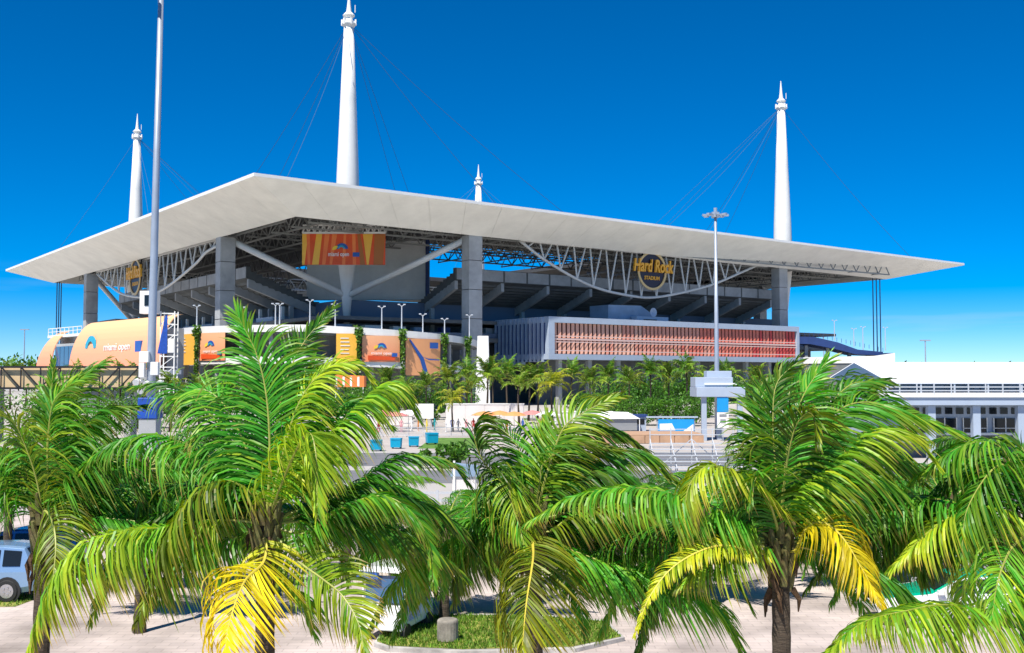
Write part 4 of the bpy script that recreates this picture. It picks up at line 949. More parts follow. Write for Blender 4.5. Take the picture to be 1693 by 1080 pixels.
# white fence line and grey kiosk between the palms
t = thing('grey_kiosk', 'grey kiosk with sloping lid on a pale base left of the middle palm', 'kiosk', (XW(768,62), 62, 0))
b = MB(); b.box((0,0,.7),(1.3,1.0,1.4)); b.build('kiosk_body', M['wallw'], t)
b = MB(); b.prism([(-.8,-.6,1.41),(.8,-.6,1.41),(.8,-.6,1.95),(-.5,-.6,2.1)], (0,1.2,0)); b.build('kiosk_lid', M['bluegrey'], t)
b = MB(); b.box((-.55,-.55,1.2),(.12,.12,2.2)); b.build('post', M['white'], t)
t = thing('low_rail_fence', 'low grey rail fence crossing behind the foreground palms', 'fence', (0, 58, 0))
for k in range(31):
    x = -30+k*2; b = MB(); b.box((x,0,.5),(.14,.14,1.0)); b.build('post', M['rail'], t)
for z in (.45,.85):
    b = MB(); b.bb(-30,30,-.06,.06,z-.06,z+.06); b.build('rail', M['rail'], t)

# ------------------------------------------------------------------ people on the plaza
def person_mesh(pose):
    bm = bmesh.new(); L = bm.verts.layers.skin.verify()
    J = {}
    def jv(n, co, r, par=None):
        v = bm.verts.new(co); v[L].radius = r if isinstance(r, tuple) else (r, r); J[n] = v
        if par: bm.edges.new((J[par], v))
    a = .16 if pose == 1 else .03
    jv('pelvis', (0,0,.95), (.15,.11)); jv('waist', (0,0,1.12), (.13,.1), 'pelvis'); jv('chest', (0,.0,1.33), (.17,.11), 'waist'); jv('neck', (0,0,1.50), .055, 'chest'); jv('head', (0,-.01,1.63), .09, 'neck'); jv('crown', (0,0,1.74), .07, 'head')
    for s_, n in ((-1,'l'),(1,'r')):
        jv('hip'+n, (s_*.1,0,.86), .095, 'pelvis'); jv('knee'+n, (s_*.11,-a*s_,.48), .06, 'hip'+n); jv('ank'+n, (s_*.11,a*.6*s_,.08), .042, 'knee'+n); jv('toe'+n, (s_*.12,a*.6*s_-.16,.04), .035, 'ank'+n)
        jv('sh'+n, (s_*.2,0,1.42), .058, 'chest'); jv('el'+n, (s_*.27,a*s_*.8,1.15), .043, 'sh'+n); jv('wr'+n, (s_*(.25 if pose < 2 else .15),a*s_-(.05 if pose < 2 else .22),.92 if pose < 2 else 1.2), .032, 'el'+n); jv('hand'+n, (s_*(.25 if pose < 2 else .1),a*s_-(.07 if pose < 2 else .3),.83 if pose < 2 else 1.24), .035, 'wr'+n)
    me = bpy.data.meshes.new('person'); bm.to_mesh(me); bm.free()
    o = bpy.data.objects.new('person', me); COL.objects.link(o)
    o.modifiers.new('s', 'SKIN'); sd = o.modifiers.new('d', 'SUBSURF'); sd.levels = 1
    for v in me.skin_vertices[0].data: v.use_root = False
    me.skin_vertices[0].data[0].use_root = True
    bpy.context.view_layer.update()
    m2 = bpy.data.meshes.new_from_object(o.evaluated_get(bpy.context.evaluated_depsgraph_get())); bpy.data.objects.remove(o)
    for p in m2.polygons:
        c = p.center; z = c.z; p.use_smooth = True
        p.material_index = 0 if (z > 1.0 and z < 1.49 and abs(c.x) < .255 and not (abs(c.x) > .2 and z < 1.2)) else 1 if (.5 < z <= 1.0 and abs(c.x) < .22) else 3 if (z > 1.66 and c.y > -.05) or z > 1.73 else 2
    return m2
pm = [person_mesh(i) for i in range(3)]
shirts = dict(white=(.75,.74,.72), red=(.5,.05,.04), blue=(.04,.12,.4), orange=(.7,.25,.04), pink=(.65,.3,.32), grey=(.3,.3,.32), teal=(.02,.3,.32), yellow=(.7,.55,.08))
SH = {k: mat(k+'_shirt', c, .8, .1, 6) for k, c in shirts.items()}
ppl = [(612,140,'white','at the far left end of the crowd'),(627,138,'red','under the leftmost pink parasol'),(642,144,'grey','just left of the nearest pink parasol'),(664,139,'pink','between two pink parasols'),(681,140,'white','right under the notice board'),(692,142,'orange','beside the left leg of the notice board'),(706,139,'yellow','before the notice board'),(719,141,'teal','right of the notice board'),(738,139,'white','at the left end of the three course wall'),(748,142,'blue','before the three course wall, second from its left end'),(758,140,'grey','before the three course wall, third from its left end'),(771,138,'pink','in the middle of the three course wall'),(783,141,'red','left of the orange parasols'),(812,139,'white','between the left and middle orange parasols'),(838,138,'orange','between the middle and right orange parasols'),(864,141,'blue','right of the orange parasols'),(893,139,'red','near the white parasol'),(918,140,'white','left of the short planter wall'),(942,141,'grey','before the short planter wall')]
for k, (px, Y, sh, lb) in enumerate(ppl):
    me = pm[k % 3].copy(); me.materials.clear()
    for m_ in (SH[sh], M['shorts'], M['skin'], M['hair']): me.materials.append(m_)
    o = link('person', me); o.location = (XW(px,Y), Y, .006); o.rotation_euler = (0,0,random.uniform(0,6.28)); tag(o, 'person in %s shirt standing %s' % (sh, lb), 'person', 'people on the plaza')

# ------------------------------------------------------------------ vehicles
def car(label, loc, rz, mb_, mt, kind='sedan', wheels=(.78,.80)):
    L2, Wd, zb = (2.3, .90, .28); suv = kind == 'suv'
    if suv: prof = [(-2.3,.55,.72,0),(-2.2,.35,.95,0),(-1.2,.28,1.06,0),(-.95,.28,1.10,0),(-.25,.28,1.02,.60),(.2,.28,1.02,.68),(1.2,.28,1.04,.68),(1.85,.28,1.05,.62),(2.2,.34,1.05,.12),(2.32,.5,.95,0)]
    else: prof = [(-2.35,.5,.66,0),(-2.25,.32,.80,0),(-1.2,.26,.92,0),(-.95,.26,.95,0),(-.15,.26,.92,.46),(.3,.26,.92,.52),(.95,.26,.93,.50),(1.7,.26,.98,.05),(2.25,.32,.95,0),(2.38,.5,.82,0)]
    t = thing(kind+'_car', label, 'car', loc, rz)
    rings = []; b = MB()
    for x, z0, zbelt, gh in prof:
        e = .86 if abs(x) > 2.2 else 1.0; w = Wd*e; wt = w*(.93 if gh < .1 else .78)
        zt = zbelt+max(gh, .03)
        half = [(w*.9,z0),(w,z0+.18),(w*1.0,zbelt-.12),(w*.96,zbelt),(wt,zt-.05),(wt*.82,zt),(0,zt+.025)]
        rings.append([(x, y, z) for y, z in half]+[(x, -y, z) for y, z in reversed(half[:-1])])
    n = len(rings[0]); b.v = [p for r in rings for p in r]
    for i in range(len(rings)-1):
        for k in range(n):
            k2 = (k+1) % n; b.f.append((i*n+k, i*n+k2, (i+1)*n+k2, (i+1)*n+k)); top = k in (3,4,5,6,7,8); b.m.append(1 if k in (4,5,6,7) else 0)
    b.f.append(tuple(range(n))); b.m.append(0); b.f.append(tuple((len(rings)-1)*n+k for k in reversed(range(n)))); b.m.append(0)
    b.build('body', [mb_, mt], t, smooth=False, bevel=.03)
    def sidept(i, f, h, s_):     # point on the side glass band between stations i and i+1
        a = rings[i]; c = rings[i+1]; lo = Vector(a[3]).lerp(Vector(c[3]), f); hi = Vector(a[4]).lerp(Vector(c[4]), f); p = lo.lerp(hi, h); return Vector((p.x, s_*(p.y+.012), p.z))
    for s_ in (-1, 1):
        for (i0, f0, i1, f1, f0t, i0t) in ((3,.55,4,.95,.92,3),(5,.08,5,.92,.08,5),(6,.05,6,.62 if not suv else .9,.05,6)):
            a0, a1 = sidept(i0, f0, .10, s_), sidept(i1, f1, .10, s_); b1, b0 = sidept(i1, f1 if i1 != 6 or suv else .3, .88, s_), sidept(i0t, f0t, .88, s_)
            q = MB(); q.prism([a0, a1, b1, b0], (0, s_*.012, 0)); q.build('side_window', M['glass'], t)
        q = MB(); q.box((0.1, s_*(Wd+.012), .72),(.22,.03,.035)); q.build('door_handle', mb_, t)
        q = MB(); q.box((-.75, s_*(Wd+.08), 1.0 if not suv else 1.12),(.2,.16,.13)); q.build('wing_mirror', mb_, t, bevel=.02)
        q = MB(); q.box((-2.24, s_*.62, .68),(.16,.34,.13)); q.build('headlight', M['lampwhite'], t, bevel=.03)
        q = MB(); q.box((2.30, s_*.66, .82),(.10,.26,.2)); q.build('tail_light', M['lampred'], t, bevel=.02)
        for x in (-1.45, 1.42):
            q = MB(); q.lathe([(.42,-.02),(.42,.02)], (x, s_*(Wd-.005), .36), 20, axis='y'); q.build('wheel_arch', M['plastic'], t)
            q = MB(); q.lathe([(.2,-.11),(.32,-.11),(.345,-.07),(.345,.07),(.32,.11),(.2,.11)], (x, s_*(Wd-.06), .345), 20, axis='y'); ty = q.build('wheel', M['plastic'], t)
            q = MB(); q.lathe([(.22,-.02),(.22,.02),(.1,.03)], (x, s_*(Wd+.04), .345), 18, axis='y')
            for k in range(5):
                a = k*2*PI/5; q.box((x+.11*math.cos(a), s_*(Wd+.075), .345+.11*math.sin(a)), (.06,.02,.06))
            q.build('rim', M['rim'], ty)
    a, c = rings[3], rings[4]; q = MB()
    pw_ = [Vector(a[4]).lerp(Vector(c[4]), .12), Vector(c[4]).lerp(Vector(a[4]), .06)]
    q.prism([(pw_[0].x,-pw_[0].y*.9,pw_[0].z+.07),(pw_[0].x,pw_[0].y*.9,pw_[0].z+.07),(pw_[1].x,pw_[1].y*.88,pw_[1].z+.055),(pw_[1].x,-pw_[1].y*.88,pw_[1].z+.055)], (-.012,0,.015)); q.build('windscreen', M['glass'], t)
    i0 = 7 if suv else 6; a, c = rings[i0], rings[i0+1]
    p0, p1 = Vector(a[4]).lerp(Vector(c[4]), .1), Vector(a[4]).lerp(Vector(c[4]), .85)
    q = MB(); q.prism([(p0.x,-p0.y*.86,p0.z+.055),(p0.x,p0.y*.86,p0.z+.055),(p1.x,p1.y*.88,p1.z+.055),(p1.x,-p1.y*.88,p1.z+.055)], (.012,0,.015)); q.build('rear_window', M['glass'], t)
    for x in (-2.36, 2.36):
        q = MB(); q.box((x,0,.46),(.12,1.5,.2)); q.build('bumper', mb_, t, bevel=.04)
        q = MB(); q.box((x+(.065 if x > 0 else -.065),0,.56),(.02,.5,.11)); q.build('number_plate', M['printwhite'], t)
    return t
car('pale blue metallic hatchback with alloy wheels parked at the far left edge', (XW(18,33.9)-1.42, 34.9, 0), 0, M['silverblue'], M['silverblue'], 'suv')
car('deep blue car behind the pale blue one, only its roof in view', (-17.6, 38.6, 0), 0, M['deepblue'], M['deepblue'], 'suv')
car('white car with green bonnet and roof behind the lower right palm frond', (XW(1452,30.6)+2.35, 31.4, 0), 0, M['carwhite'], M['cargreen'])
car('white car parked beyond the green roofed one at right', (XW(1660,37)+1.0, 38.5, 0), 0, M['carwhite'], M['carwhite'], 'suv')
# golf cart with a white canopy
YG = 29.4; t = thing('golf_cart', 'white golf cart with a flat white canopy and blue trim under the palm frond', 'golf cart', (XW(655,YG), YG+.6, 0), R(-18))
b = MB(); b.add([(-.72,-1.0,1.80),(.72,-1.0,1.80),(.72,1.0,1.80),(-.72,1.0,1.80),(-.6,-.85,1.93),(.6,-.85,1.93),(.6,.85,1.93),(-.6,.85,1.93)], [(0,1,5,4),(1,2,6,5),(2,3,7,6),(3,0,4,7),(4,5,6,7),(3,2,1,0)]); b.build('canopy', M['carwhite'], t, bevel=.03)
b = MB(); b.bb(-.74,-.10,-1.03,-.97,1.62,1.79); b.bb(-.74,-.70,-.965,.9,1.66,1.79); b.build('blue_trim', M['deepblue'], t)
for x in (-.62,.62):
    for y in (-.85,.85):
        q = MB(); q.bar((x,y,.7),(x,y,1.8),.05); q.build('canopy_post', M['white'], t)
b = MB(); b.prism([(-.62,-1.15,.3),(-.62,1.1,.3),(-.62,1.1,.78),(-.62,.3,.8),(-.62,.2,.5),(-.62,-.6,.5),(-.62,-.7,.95),(-.62,-1.1,.85)], (1.24,0,0)); b.build('cart_body', M['carwhite'], t, bevel=.04)
b = MB(); b.bb(-.55,.55,.35,.95,.82,.95); b.bb(-.55,.55,.9,1.02,.96,1.3); b.build('seat', M['navy'], t, bevel=.03)
b = MB(); b.bb(-.55,.55,-.87,-.84,1.0,1.7); b.build('windscreen', M['bglass'], t)
for x in (-.58,.58):
    for y in (-.8,.75):
        q = MB(); q.tube([(x-.09,y,.23),(x+.09,y,.23)], .23, 14); q.build('wheel', M['plastic'], t)
# red benches
def bench(px, Y, label):
    t = thing('red_bench', label, 'bench', (XW(px,Y), Y, 0), 0)
    for k in range(4):
        b = MB(); b.bb(-.9,.9,-.25+k*.13,-.25+k*.13+.10,.44,.47); b.build('seat_slat', M['redsteel'], t)
    for k in range(4):
        b = MB(); b.bb(-.9,.9,.28+k*.02,.31+k*.02,.55+k*.12,.64+k*.12); b.build('back_slat', M['redsteel'], t)
    for x in (-.8,.8):
        b = MB(); b.bb(x-.04,x+.04,-.25,.32,.02,.43); b.bb(x-.04,x+.04,-.25,-.2,.47,.68); b.bb(x-.04,x+.04,-.2,.3,.64,.68); b.build('frame', M['redsteel'], t)
bench(1035, 41, 'dark red slatted bench beyond the verge under the middle palm'); bench(1124, 43, 'dark red bench half hidden behind yellow fronds, right of another bench')
# concrete block on the kerb
b = MB(); b.lathe([(.28,0),(.28,.50),(.25,.55),(.04,.56)], n=20); o = b.build('concrete_bollard', M['bollard'], smooth=False, bevel=.02); o.location = (XW(740,28.2), 28.6, .13); tag(o, 'stubby concrete bollard on the kerbed verge', 'bollard')
# far light masts on the horizon
for px, Y, y1, lb in ((1530,520,563,'lone thin light mast far beyond the tent'),(40,620,545,'thin light mast far off at the left horizon'),(1362,600,556,'thin light mast far behind the curved ramp')):
    t = thing('far_light_mast', lb, 'light mast', (XW(px,Y), Y, 0)); z1 = ZW(y1,Y)
    b = MB(); b.tube([(0,0,0),(0,0,z1)], [.4,.3], 6); b.build('pole', M['pole'], t); b = MB(); b.box((0,0,z1),(5,1,.6)); b.build('lamp_head', M['pole'], t)

# ================================================================== VEGETATION
def bush_mesh(rx, ry, rz, n, rng, size=.28, z0=.3, tint=(0,.6)):
    """leaf clumps spread through an uneven volume"""
    V = []; F = []; C = []
    nc = max(8, int(rx*ry*1.6)); cl = [(rng.uniform(-1,1)*rx*.8, rng.uniform(-1,1)*ry*.7, rng.uniform(.25,.85)*rz, rng.uniform(.3,.55)) for _ in range(nc)]
    for k in range(n):
        cx_, cy_, cz_, s = cl[rng.integers(nc)]; d = rng.normal(size=3); d /= np.linalg.norm(d); r = rng.uniform(.75, 1.05)
        sc = s*min(rz, max(rx*.6, .8)); p = np.array([cx_, cy_, cz_])+d*r*sc*np.array([1.1,1,.8]); p[2] = max(p[2], .05)
        d1 = nrm(rng.normal(size=3)+d*.6); d2 = nrm(np.cross(d1, rng.normal(size=3))); q = size*rng.uniform(.6,1.3)
        i = len(V); V += [p-d1*q*.5, p+d2*q*.26, p+d1*q*.6, p-d2*q*.26]; F.append((i,i+1,i+2,i+3)); c = (rng.uniform(*tint), 0, rng.random(), 1); C += [c]*4
    return leaf_mesh('foliage', [(V, F, [0]*len(F), C)], [M['bush']])
rb_ = np.random.default_rng(21)
def shrub(px, Y, rx, ry, rz, label, n=1500, group='shrubs around the plaza', tint=(0,.6), size=.34):
    t = thing('shrub', label, 'shrub', (XW(px,Y), Y, 0), 0, group)
    link('foliage', bush_mesh(rx, ry, rz, n, rb_, size, tint=tint), t)
    b = MB()
    for k in range(3): b.tube([(0,0,0),(random.uniform(-.5,.5)*rx*.6,random.uniform(-.3,.3),rz*.7)], [.07,.03], 5)
    b.build('stem', M['trunk'], t)
for a in ((1062,160,5.5,2.5,4.2,'rounded bright green shrub left of the shelter, behind the navy cabin',3600),(1110,158,5,2.5,4.6,'tall bright green shrub behind the blue hoarding',3600),(1010,165,4.5,2.5,4.4,'green shrub left of the rounded one, behind the white marquee',2800),(975,168,4,2.5,5,'dark green shrub behind the short planter wall',2600),(1150,165,4,2.5,5.5,'green shrub directly behind the shelter posts',2600),(716,152,2.2,1.5,3.4,'upright green shrub beside the notice board',1500),(655,185,5,2,7,'tall leafy shrub below the pink banner',3200),(705,188,5,2,7.5,'tall leafy shrub below the blue swoosh banner',3200),(750,190,5,2,6.5,'tall leafy shrub right below the terrace end',3000),(560,180,6,2,5.2,'green shrub left of the orange awning',3000),(610,175,5,2,4.6,'green shrub right of the orange awning',2800),(300,150,8,3,5,'wide green shrub under the left terrace banners',3600),(160,112,8,3,6.2,'wide green shrub below the footbridge',3800),(30,115,8,3,6.2,'green shrub below the left end of the footbridge',3200),(724,84,2.4,1.5,2.0,'small grey green shrub in front of the lawn',1500)):
    shrub(*a)
hd = thing('hedge', 'long dense dark hedge under the red louvred box', 'hedge', UV(4,-140,0), TH)
link('foliage', bush_mesh(52, 3, 7.0, 11000, rb_, .8, tint=(0,.35)), hd)
hd2 = thing('hedge', 'long hedge of treetops along the far left horizon', 'hedge', (-330, 560, 0), .1)
link('foliage', bush_mesh(150, 6, 17, 9000, rb_, 2.4, tint=(0,.3)), hd2)
hd4 = thing('hedge', 'far line of treetops on the right horizon behind the white tent', 'hedge', (215, 620, 0), 0)
link('foliage', bush_mesh(95, 6, 13.5, 7000, rb_, 2.2, tint=(0,.3)), hd4)
hd3 = thing('hedge', 'dark hedge under the near curved terrace', 'hedge', (-52, 219, 0), 0)
link('foliage', bush_mesh(34, 3, 6.5, 8000, rb_, .7, tint=(0,.4)), hd3)
# mid-distance palms: a few kinds, then copies
def rand_frond_path(rng, L, el, az, sag):
    P = []; p = np.zeros(3); d = np.array([math.cos(az)*math.cos(el), math.sin(az)*math.cos(el), math.sin(el)])
    for k in range(7):
        P.append(p.copy()); p = p+d*L/6; d = nrm(d+np.array([0.04,0,-1.0])*sag*(.10+.055*k))
    return P
def far_palm_mesh(rng, L, n, yellow, sp=.12):
    parts = []
    for k in range(n):
        az = 2*math.pi*k/n*2.4+rng.normal(0,.2); el = rng.uniform(-.1, 1.35) if k > 3 else rng.uniform(1.0,1.45)
        parts.append(frond_arrays(rand_frond_path(rng, L*rng.uniform(.8,1.1), el, az, rng.uniform(1.0,2.0)), rng, yellow=float(np.clip(yellow+rng.normal(0,.12),0,1)), lmax=.27*L, spacing=sp, width=.11, droop=1.0, wind=(.25,0,0), K=4, r0=.05, bare=.15))
    return leaf_mesh('crown', parts, [M['farleaf'], M['stem']])
fp_rng = np.random.default_rng(5)
def far_palm(h, L, n, yellow, label, loc):
    t = thing('palm_tree', label, 'palm tree', loc, 0, 'palms around the stadium plaza')
    b = MB(); b.tube([(.15,0,0),(.05,0,h*.3),(-.05,.03,h*.7),(0,0,h)], [.24,.17,.14,.12], 8); b.build('trunk', M['trunk'], t, smooth=True)
    c = link('crown', far_palm_mesh(fp_rng, L, n, yellow), t); c.location = (0,0,h); return t
protos = [far_palm(6.6,3.9,20,.12,'feathery green palm left of the white pylon', (XW(742,172),172,0)), far_palm(5.8,4.0,19,.62,'yellow leaved palm in the middle of the plaza', (XW(912,158),158,0)), far_palm(7.4,4.0,22,.05,'tall dark green palm right of the white pylon', (XW(838,180),180,0)), far_palm(5.8,3.2,15,.25,'slim palm before the three course planter wall', (XW(857,150),150,0))]
rl = random.Random(9)
places = [(0,806,166,1.08,'palm standing in front of the white pylon'),(2,772,178,.95,'dark palm just left of the white pylon base'),(3,100,125,.8,'slim palm behind the middle of the footbridge'),(2,815,186,1.0,'palm close to the right of the pylon, its crown against the blade fins'),(0,875,176,.95,'green palm between the slim palm and the yellow one'),(2,945,190,1.0,'palm right of the yellow palm, against the left part of the louvres'),(0,975,184,.92,'second palm right of the yellow palm'),(2,1005,192,1.0,'palm below the middle of the louvred box'),(0,1040,188,.95,'palm just right of the box middle'),(2,1075,190,.98,'palm left of the box end, above the marquee'),(0,1105,192,1.0,'palm above the blue hoarding'),(2,1135,188,1.05,'palm with its crown left of the lamp mast'),(3,1165,192,1.1,'palm right behind the lamp mast'),(0,640,180,.9,'palm below the pink banner'),(3,672,172,.9,'small palm below the gap between two banners'),(0,705,178,.85,'palm beneath the swoosh banner'),(3,780,170,.9,'slim palm left of the three course wall'),(2,130,150,.85,'leftmost palm before the orange pavilion'),(0,165,146,.92,'second palm before the orange pavilion'),(2,200,152,.9,'third palm before the orange pavilion'),(0,228,148,.95,'palm before the orange pavilion right beside the tall lamp mast'),(2,18,240,1.15,'palm at the far left edge below the cloudless horizon'),(0,45,250,1.1,'second palm from the left edge beyond the footbridge'),(3,285,140,.95,'palm right of the tall lamp mast'),(0,330,150,.8,'palm below the left rainbow banner'),(1,748,140,.7,'short yellowish palm beside the notice board'),(2,545,190,.9,'palm under the amber banner'),(0,890,186,.95,'palm behind the yellow palm'),(2,1200,196,1.0,'palm right of the shelter against the louvres'),(0,1250,190,1.0,'palm below the right end of the louvred box'),(3,1300,188,1.0,'palm at the right corner of the louvred box')]
for (k, px, Y, sc, lb) in places: dup(protos[k], (XW(px,Y), Y, 0), rl.uniform(0, 6.28), lb, sc*rl.uniform(.95,1.05))

# foreground coconut palms: every frond its own part, spread as it grows in the place
def coco(label, px, py, Y, fronds, seed, trunk_top=None, extra=0, els=(-.15,1.1), lean=(0,0), tr=.125, fullness=1.0):
    """fronds: (points towards photo positions, depth change to the tip, yellow, options)"""
    rng = np.random.default_rng(seed); hp = W(px, py, Y)
    t = thing('coconut_palm', label, 'palm tree', (hp.x+lean[0], Y+lean[1], 0), 0, 'coconut palms in the foreground')
    org = Vector(t.location)
    b = MB(); n = 26; H0 = hp.z
    pts = []; rs = []
    for k in range(n+1):
        f = k/n; p = Vector((0,0,0)).lerp(Vector((-lean[0], -lean[1], 0)), f**1.6); p.z = H0*f
        pts.append(p); rs.append(tr*(1.35-.45*f if f > .1 else 1.7-3.5*f)*(1+.06*(k % 2)))
    b.tube(pts, rs, 14); b.build('trunk', M['trunk'], t)
    hl = Vector((hp.x, Y, hp.z))-org
    b = MB()                                           # old leaf bases and fibre round the growing point
    for k in range(16):
        a = k*2.4; z = -.55+.045*k; rr = tr*1.15
        b.tube([hl+Vector((rr*.7*math.cos(a), rr*.7*math.sin(a), z-.1)), hl+Vector((rr*1.1*math.cos(a), rr*1.1*math.sin(a), z+.14)), hl+Vector((rr*1.55*math.cos(a), rr*1.55*math.sin(a), z+.30+.1*rng.random()))], [.07,.055,.025], 6)
    b.build('leaf_bases', M['stembase'], t)
    b = MB()
    for k in range(14):
        a = rng.uniform(0,6.28); rr = tr*rng.uniform(1.1,1.6); z = rng.uniform(-.75,.0)
        b.tube([hl+Vector((rr*.8*math.cos(a), rr*.8*math.sin(a), z)), hl+Vector((rr*1.3*math.cos(a), rr*1.3*math.sin(a), z-.15)), hl+Vector((rr*1.25*math.cos(a+.2), rr*1.25*math.sin(a+.2), z-.32))], [.05,.035,.01], 5)
    b.build('dry_fibre', M['husk'], t)
    def addf(P, yel, kw):
        yel = yel if yel > .8 else yel*.55
        kw['lmax'] = kw.get('lmax', .85)*1.3; me = leaf_mesh('frond', [frond_arrays(P, rng, yellow=yel, **kw)], [M['leaf'], M['ystem'] if yel > .35 else M['stem']]); o = link('frond', me, t)
        if yel > .75: o['label'] = 'yellowing frond'
    for pix, dy, yel, kw in fronds:
        m_ = len(pix); L_ = []
        for i, (x, y) in enumerate([(px, py)]+list(pix)):
            f = i/m_; L_.append(W(x, y, Y+dy*f)-org)
        addf(L_, yel, dict(kw))
    for k in range(extra):
        az = 2.4*k+rng.uniform(-.3,.3); el = rng.uniform(*els)
        if math.sin(az) < -.15: az = -az
        P = [hl+Vector(p) for p in rand_frond_path(rng, rng.uniform(3.0,4.0), el, az, rng.uniform(.9,1.8))]
        addf(P, float(np.clip(rng.normal(.06,.1),0,.5)), dict(lmax=.8, droop=rng.uniform(1.2,2.0)))
    return t
st_ = dict
coco('tall front palm at left centre with a dark upright frond reaching the terrace', 440, 868, 15.0, [
 ([(446,760),(441,660),(424,585),(392,520)], .3, .0, st_(face=.95, lmax=.95, droop=.7, up=.1)),
 ([(470,740),(500,655),(545,606),(592,603),(612,628)], .2, .45, st_(face=.35, lmax=.7, droop=1.1)),
 ([(452,740),(470,640),(500,570),(548,512)], .6, .0, st_(face=.9, lmax=.6, droop=.5)),
 ([(478,770),(508,716),(522,748),(525,838)], -1.2, .4, st_(lmax=.85, face=.3, droop=1.6)),
 ([(490,800),(551,715),(613,651),(658,638),(688,684)], .5, .25, st_(lmax=.85, droop=1.9)),
 ([(500,850),(569,812),(658,757),(740,765),(775,800)], .9, .0, st_(lmax=.7, droop=1.3)),
 ([(507,882),(560,842),(631,820),(684,850),(711,904),(716,960)], -.8, .10, st_(lmax=.6, droop=1.7, width=.033, spacing=.026)),
 ([(490,925),(530,955),(566,985),(592,1030),(604,1085)], -1.4, .42, st_(lmax=.66, face=.85, droop=.8, width=.033, spacing=.026, tip_brown=.6)),
 ([(437,926),(404,962),(379,1030),(371,1085)], -1.7, .88, st_(lmax=.75, face=.7, droop=1.0, wind=(.8,0,0), width=.030, tip_brown=.3)),
 ([(415,815),(361,795),(307,835),(268,900),(244,975),(230,1020)], -.7, .5, st_(lmax=.85, droop=1.9, tip_brown=.3)),
 ([(390,860),(330,862),(270,872),(197,879),(130,910),(78,988),(46,1080)], -.3, .36, st_(lmax=1.15, droop=2.0, width=.033, spacing=.026, tip_brown=.4)),
 ([(425,800),(399,722),(366,664),(330,643),(292,660)], .4, .0, st_(lmax=.85, droop=.9, face=.5)),
 ([(420,820),(340,752),(262,722),(190,735),(140,770)], .6, .0, st_(lmax=.9, droop=1.6)),
 ([(400,885),(340,905),(290,935),(245,1000)], -.2, .1, st_(lmax=.9, droop=2.2)),
 ([(420,790),(360,700),(290,640),(215,640)], 1.4, .0, st_(lmax=.8, droop=1.2)),
 ([(480,760),(540,690),(590,660),(640,700)], 1.5, .05, st_(lmax=.8, droop=1.4)),
 ([(455,780),(480,680),(520,600)], 1.0, .1, st_(lmax=.8, face=.8, droop=.8)),
 ([(430,900),(470,960),(500,990),(520,1050)], .6, .2, st_(lmax=.7, droop=1.6)),
], 1, extra=10, els=(.05,.45))
coco('palm at the left edge with bright upright new fronds', 72, 868, 16.0, [
 ([(62,800),(44,743),(21,696),(-14,676)], -.4, .45, st_(lmax=.8, face=.4, droop=1.3)),
 ([(78,790),(79,727),(87,668),(108,642),(142,622)], .1, .12, st_(lmax=.85, face=.5, droop=1.3)),
 ([(80,760),(84,680),(88,600)], .2, .1, st_(lmax=.45, face=.9, droop=.3)),
 ([(90,790),(116,735),(168,684),(228,672)], .5, .0, st_(lmax=.9, droop=1.4)),
 ([(95,845),(132,779),(197,766),(252,832)], -.2, .03, st_(lmax=.9, droop=1.7)),
 ([(74,845),(86,862),(92,905),(84,990)], -1.2, .5, st_(lmax=.7, face=.75, droop=1.1, width=.030, tip_brown=.35)),
 ([(60,850),(20,760),(-30,740)], .4, .05, st_(lmax=.9, droop=1.4)),
 ([(100,850),(170,815),(240,850),(270,920)], .8, .1, st_(lmax=.85, droop=1.8)),
 ([(78,780),(100,700),(110,640),(170,600)], .9, .05, st_(lmax=.8, face=.5, droop=1.2)),
], 2, extra=9, els=(.1,.8), tr=.11)
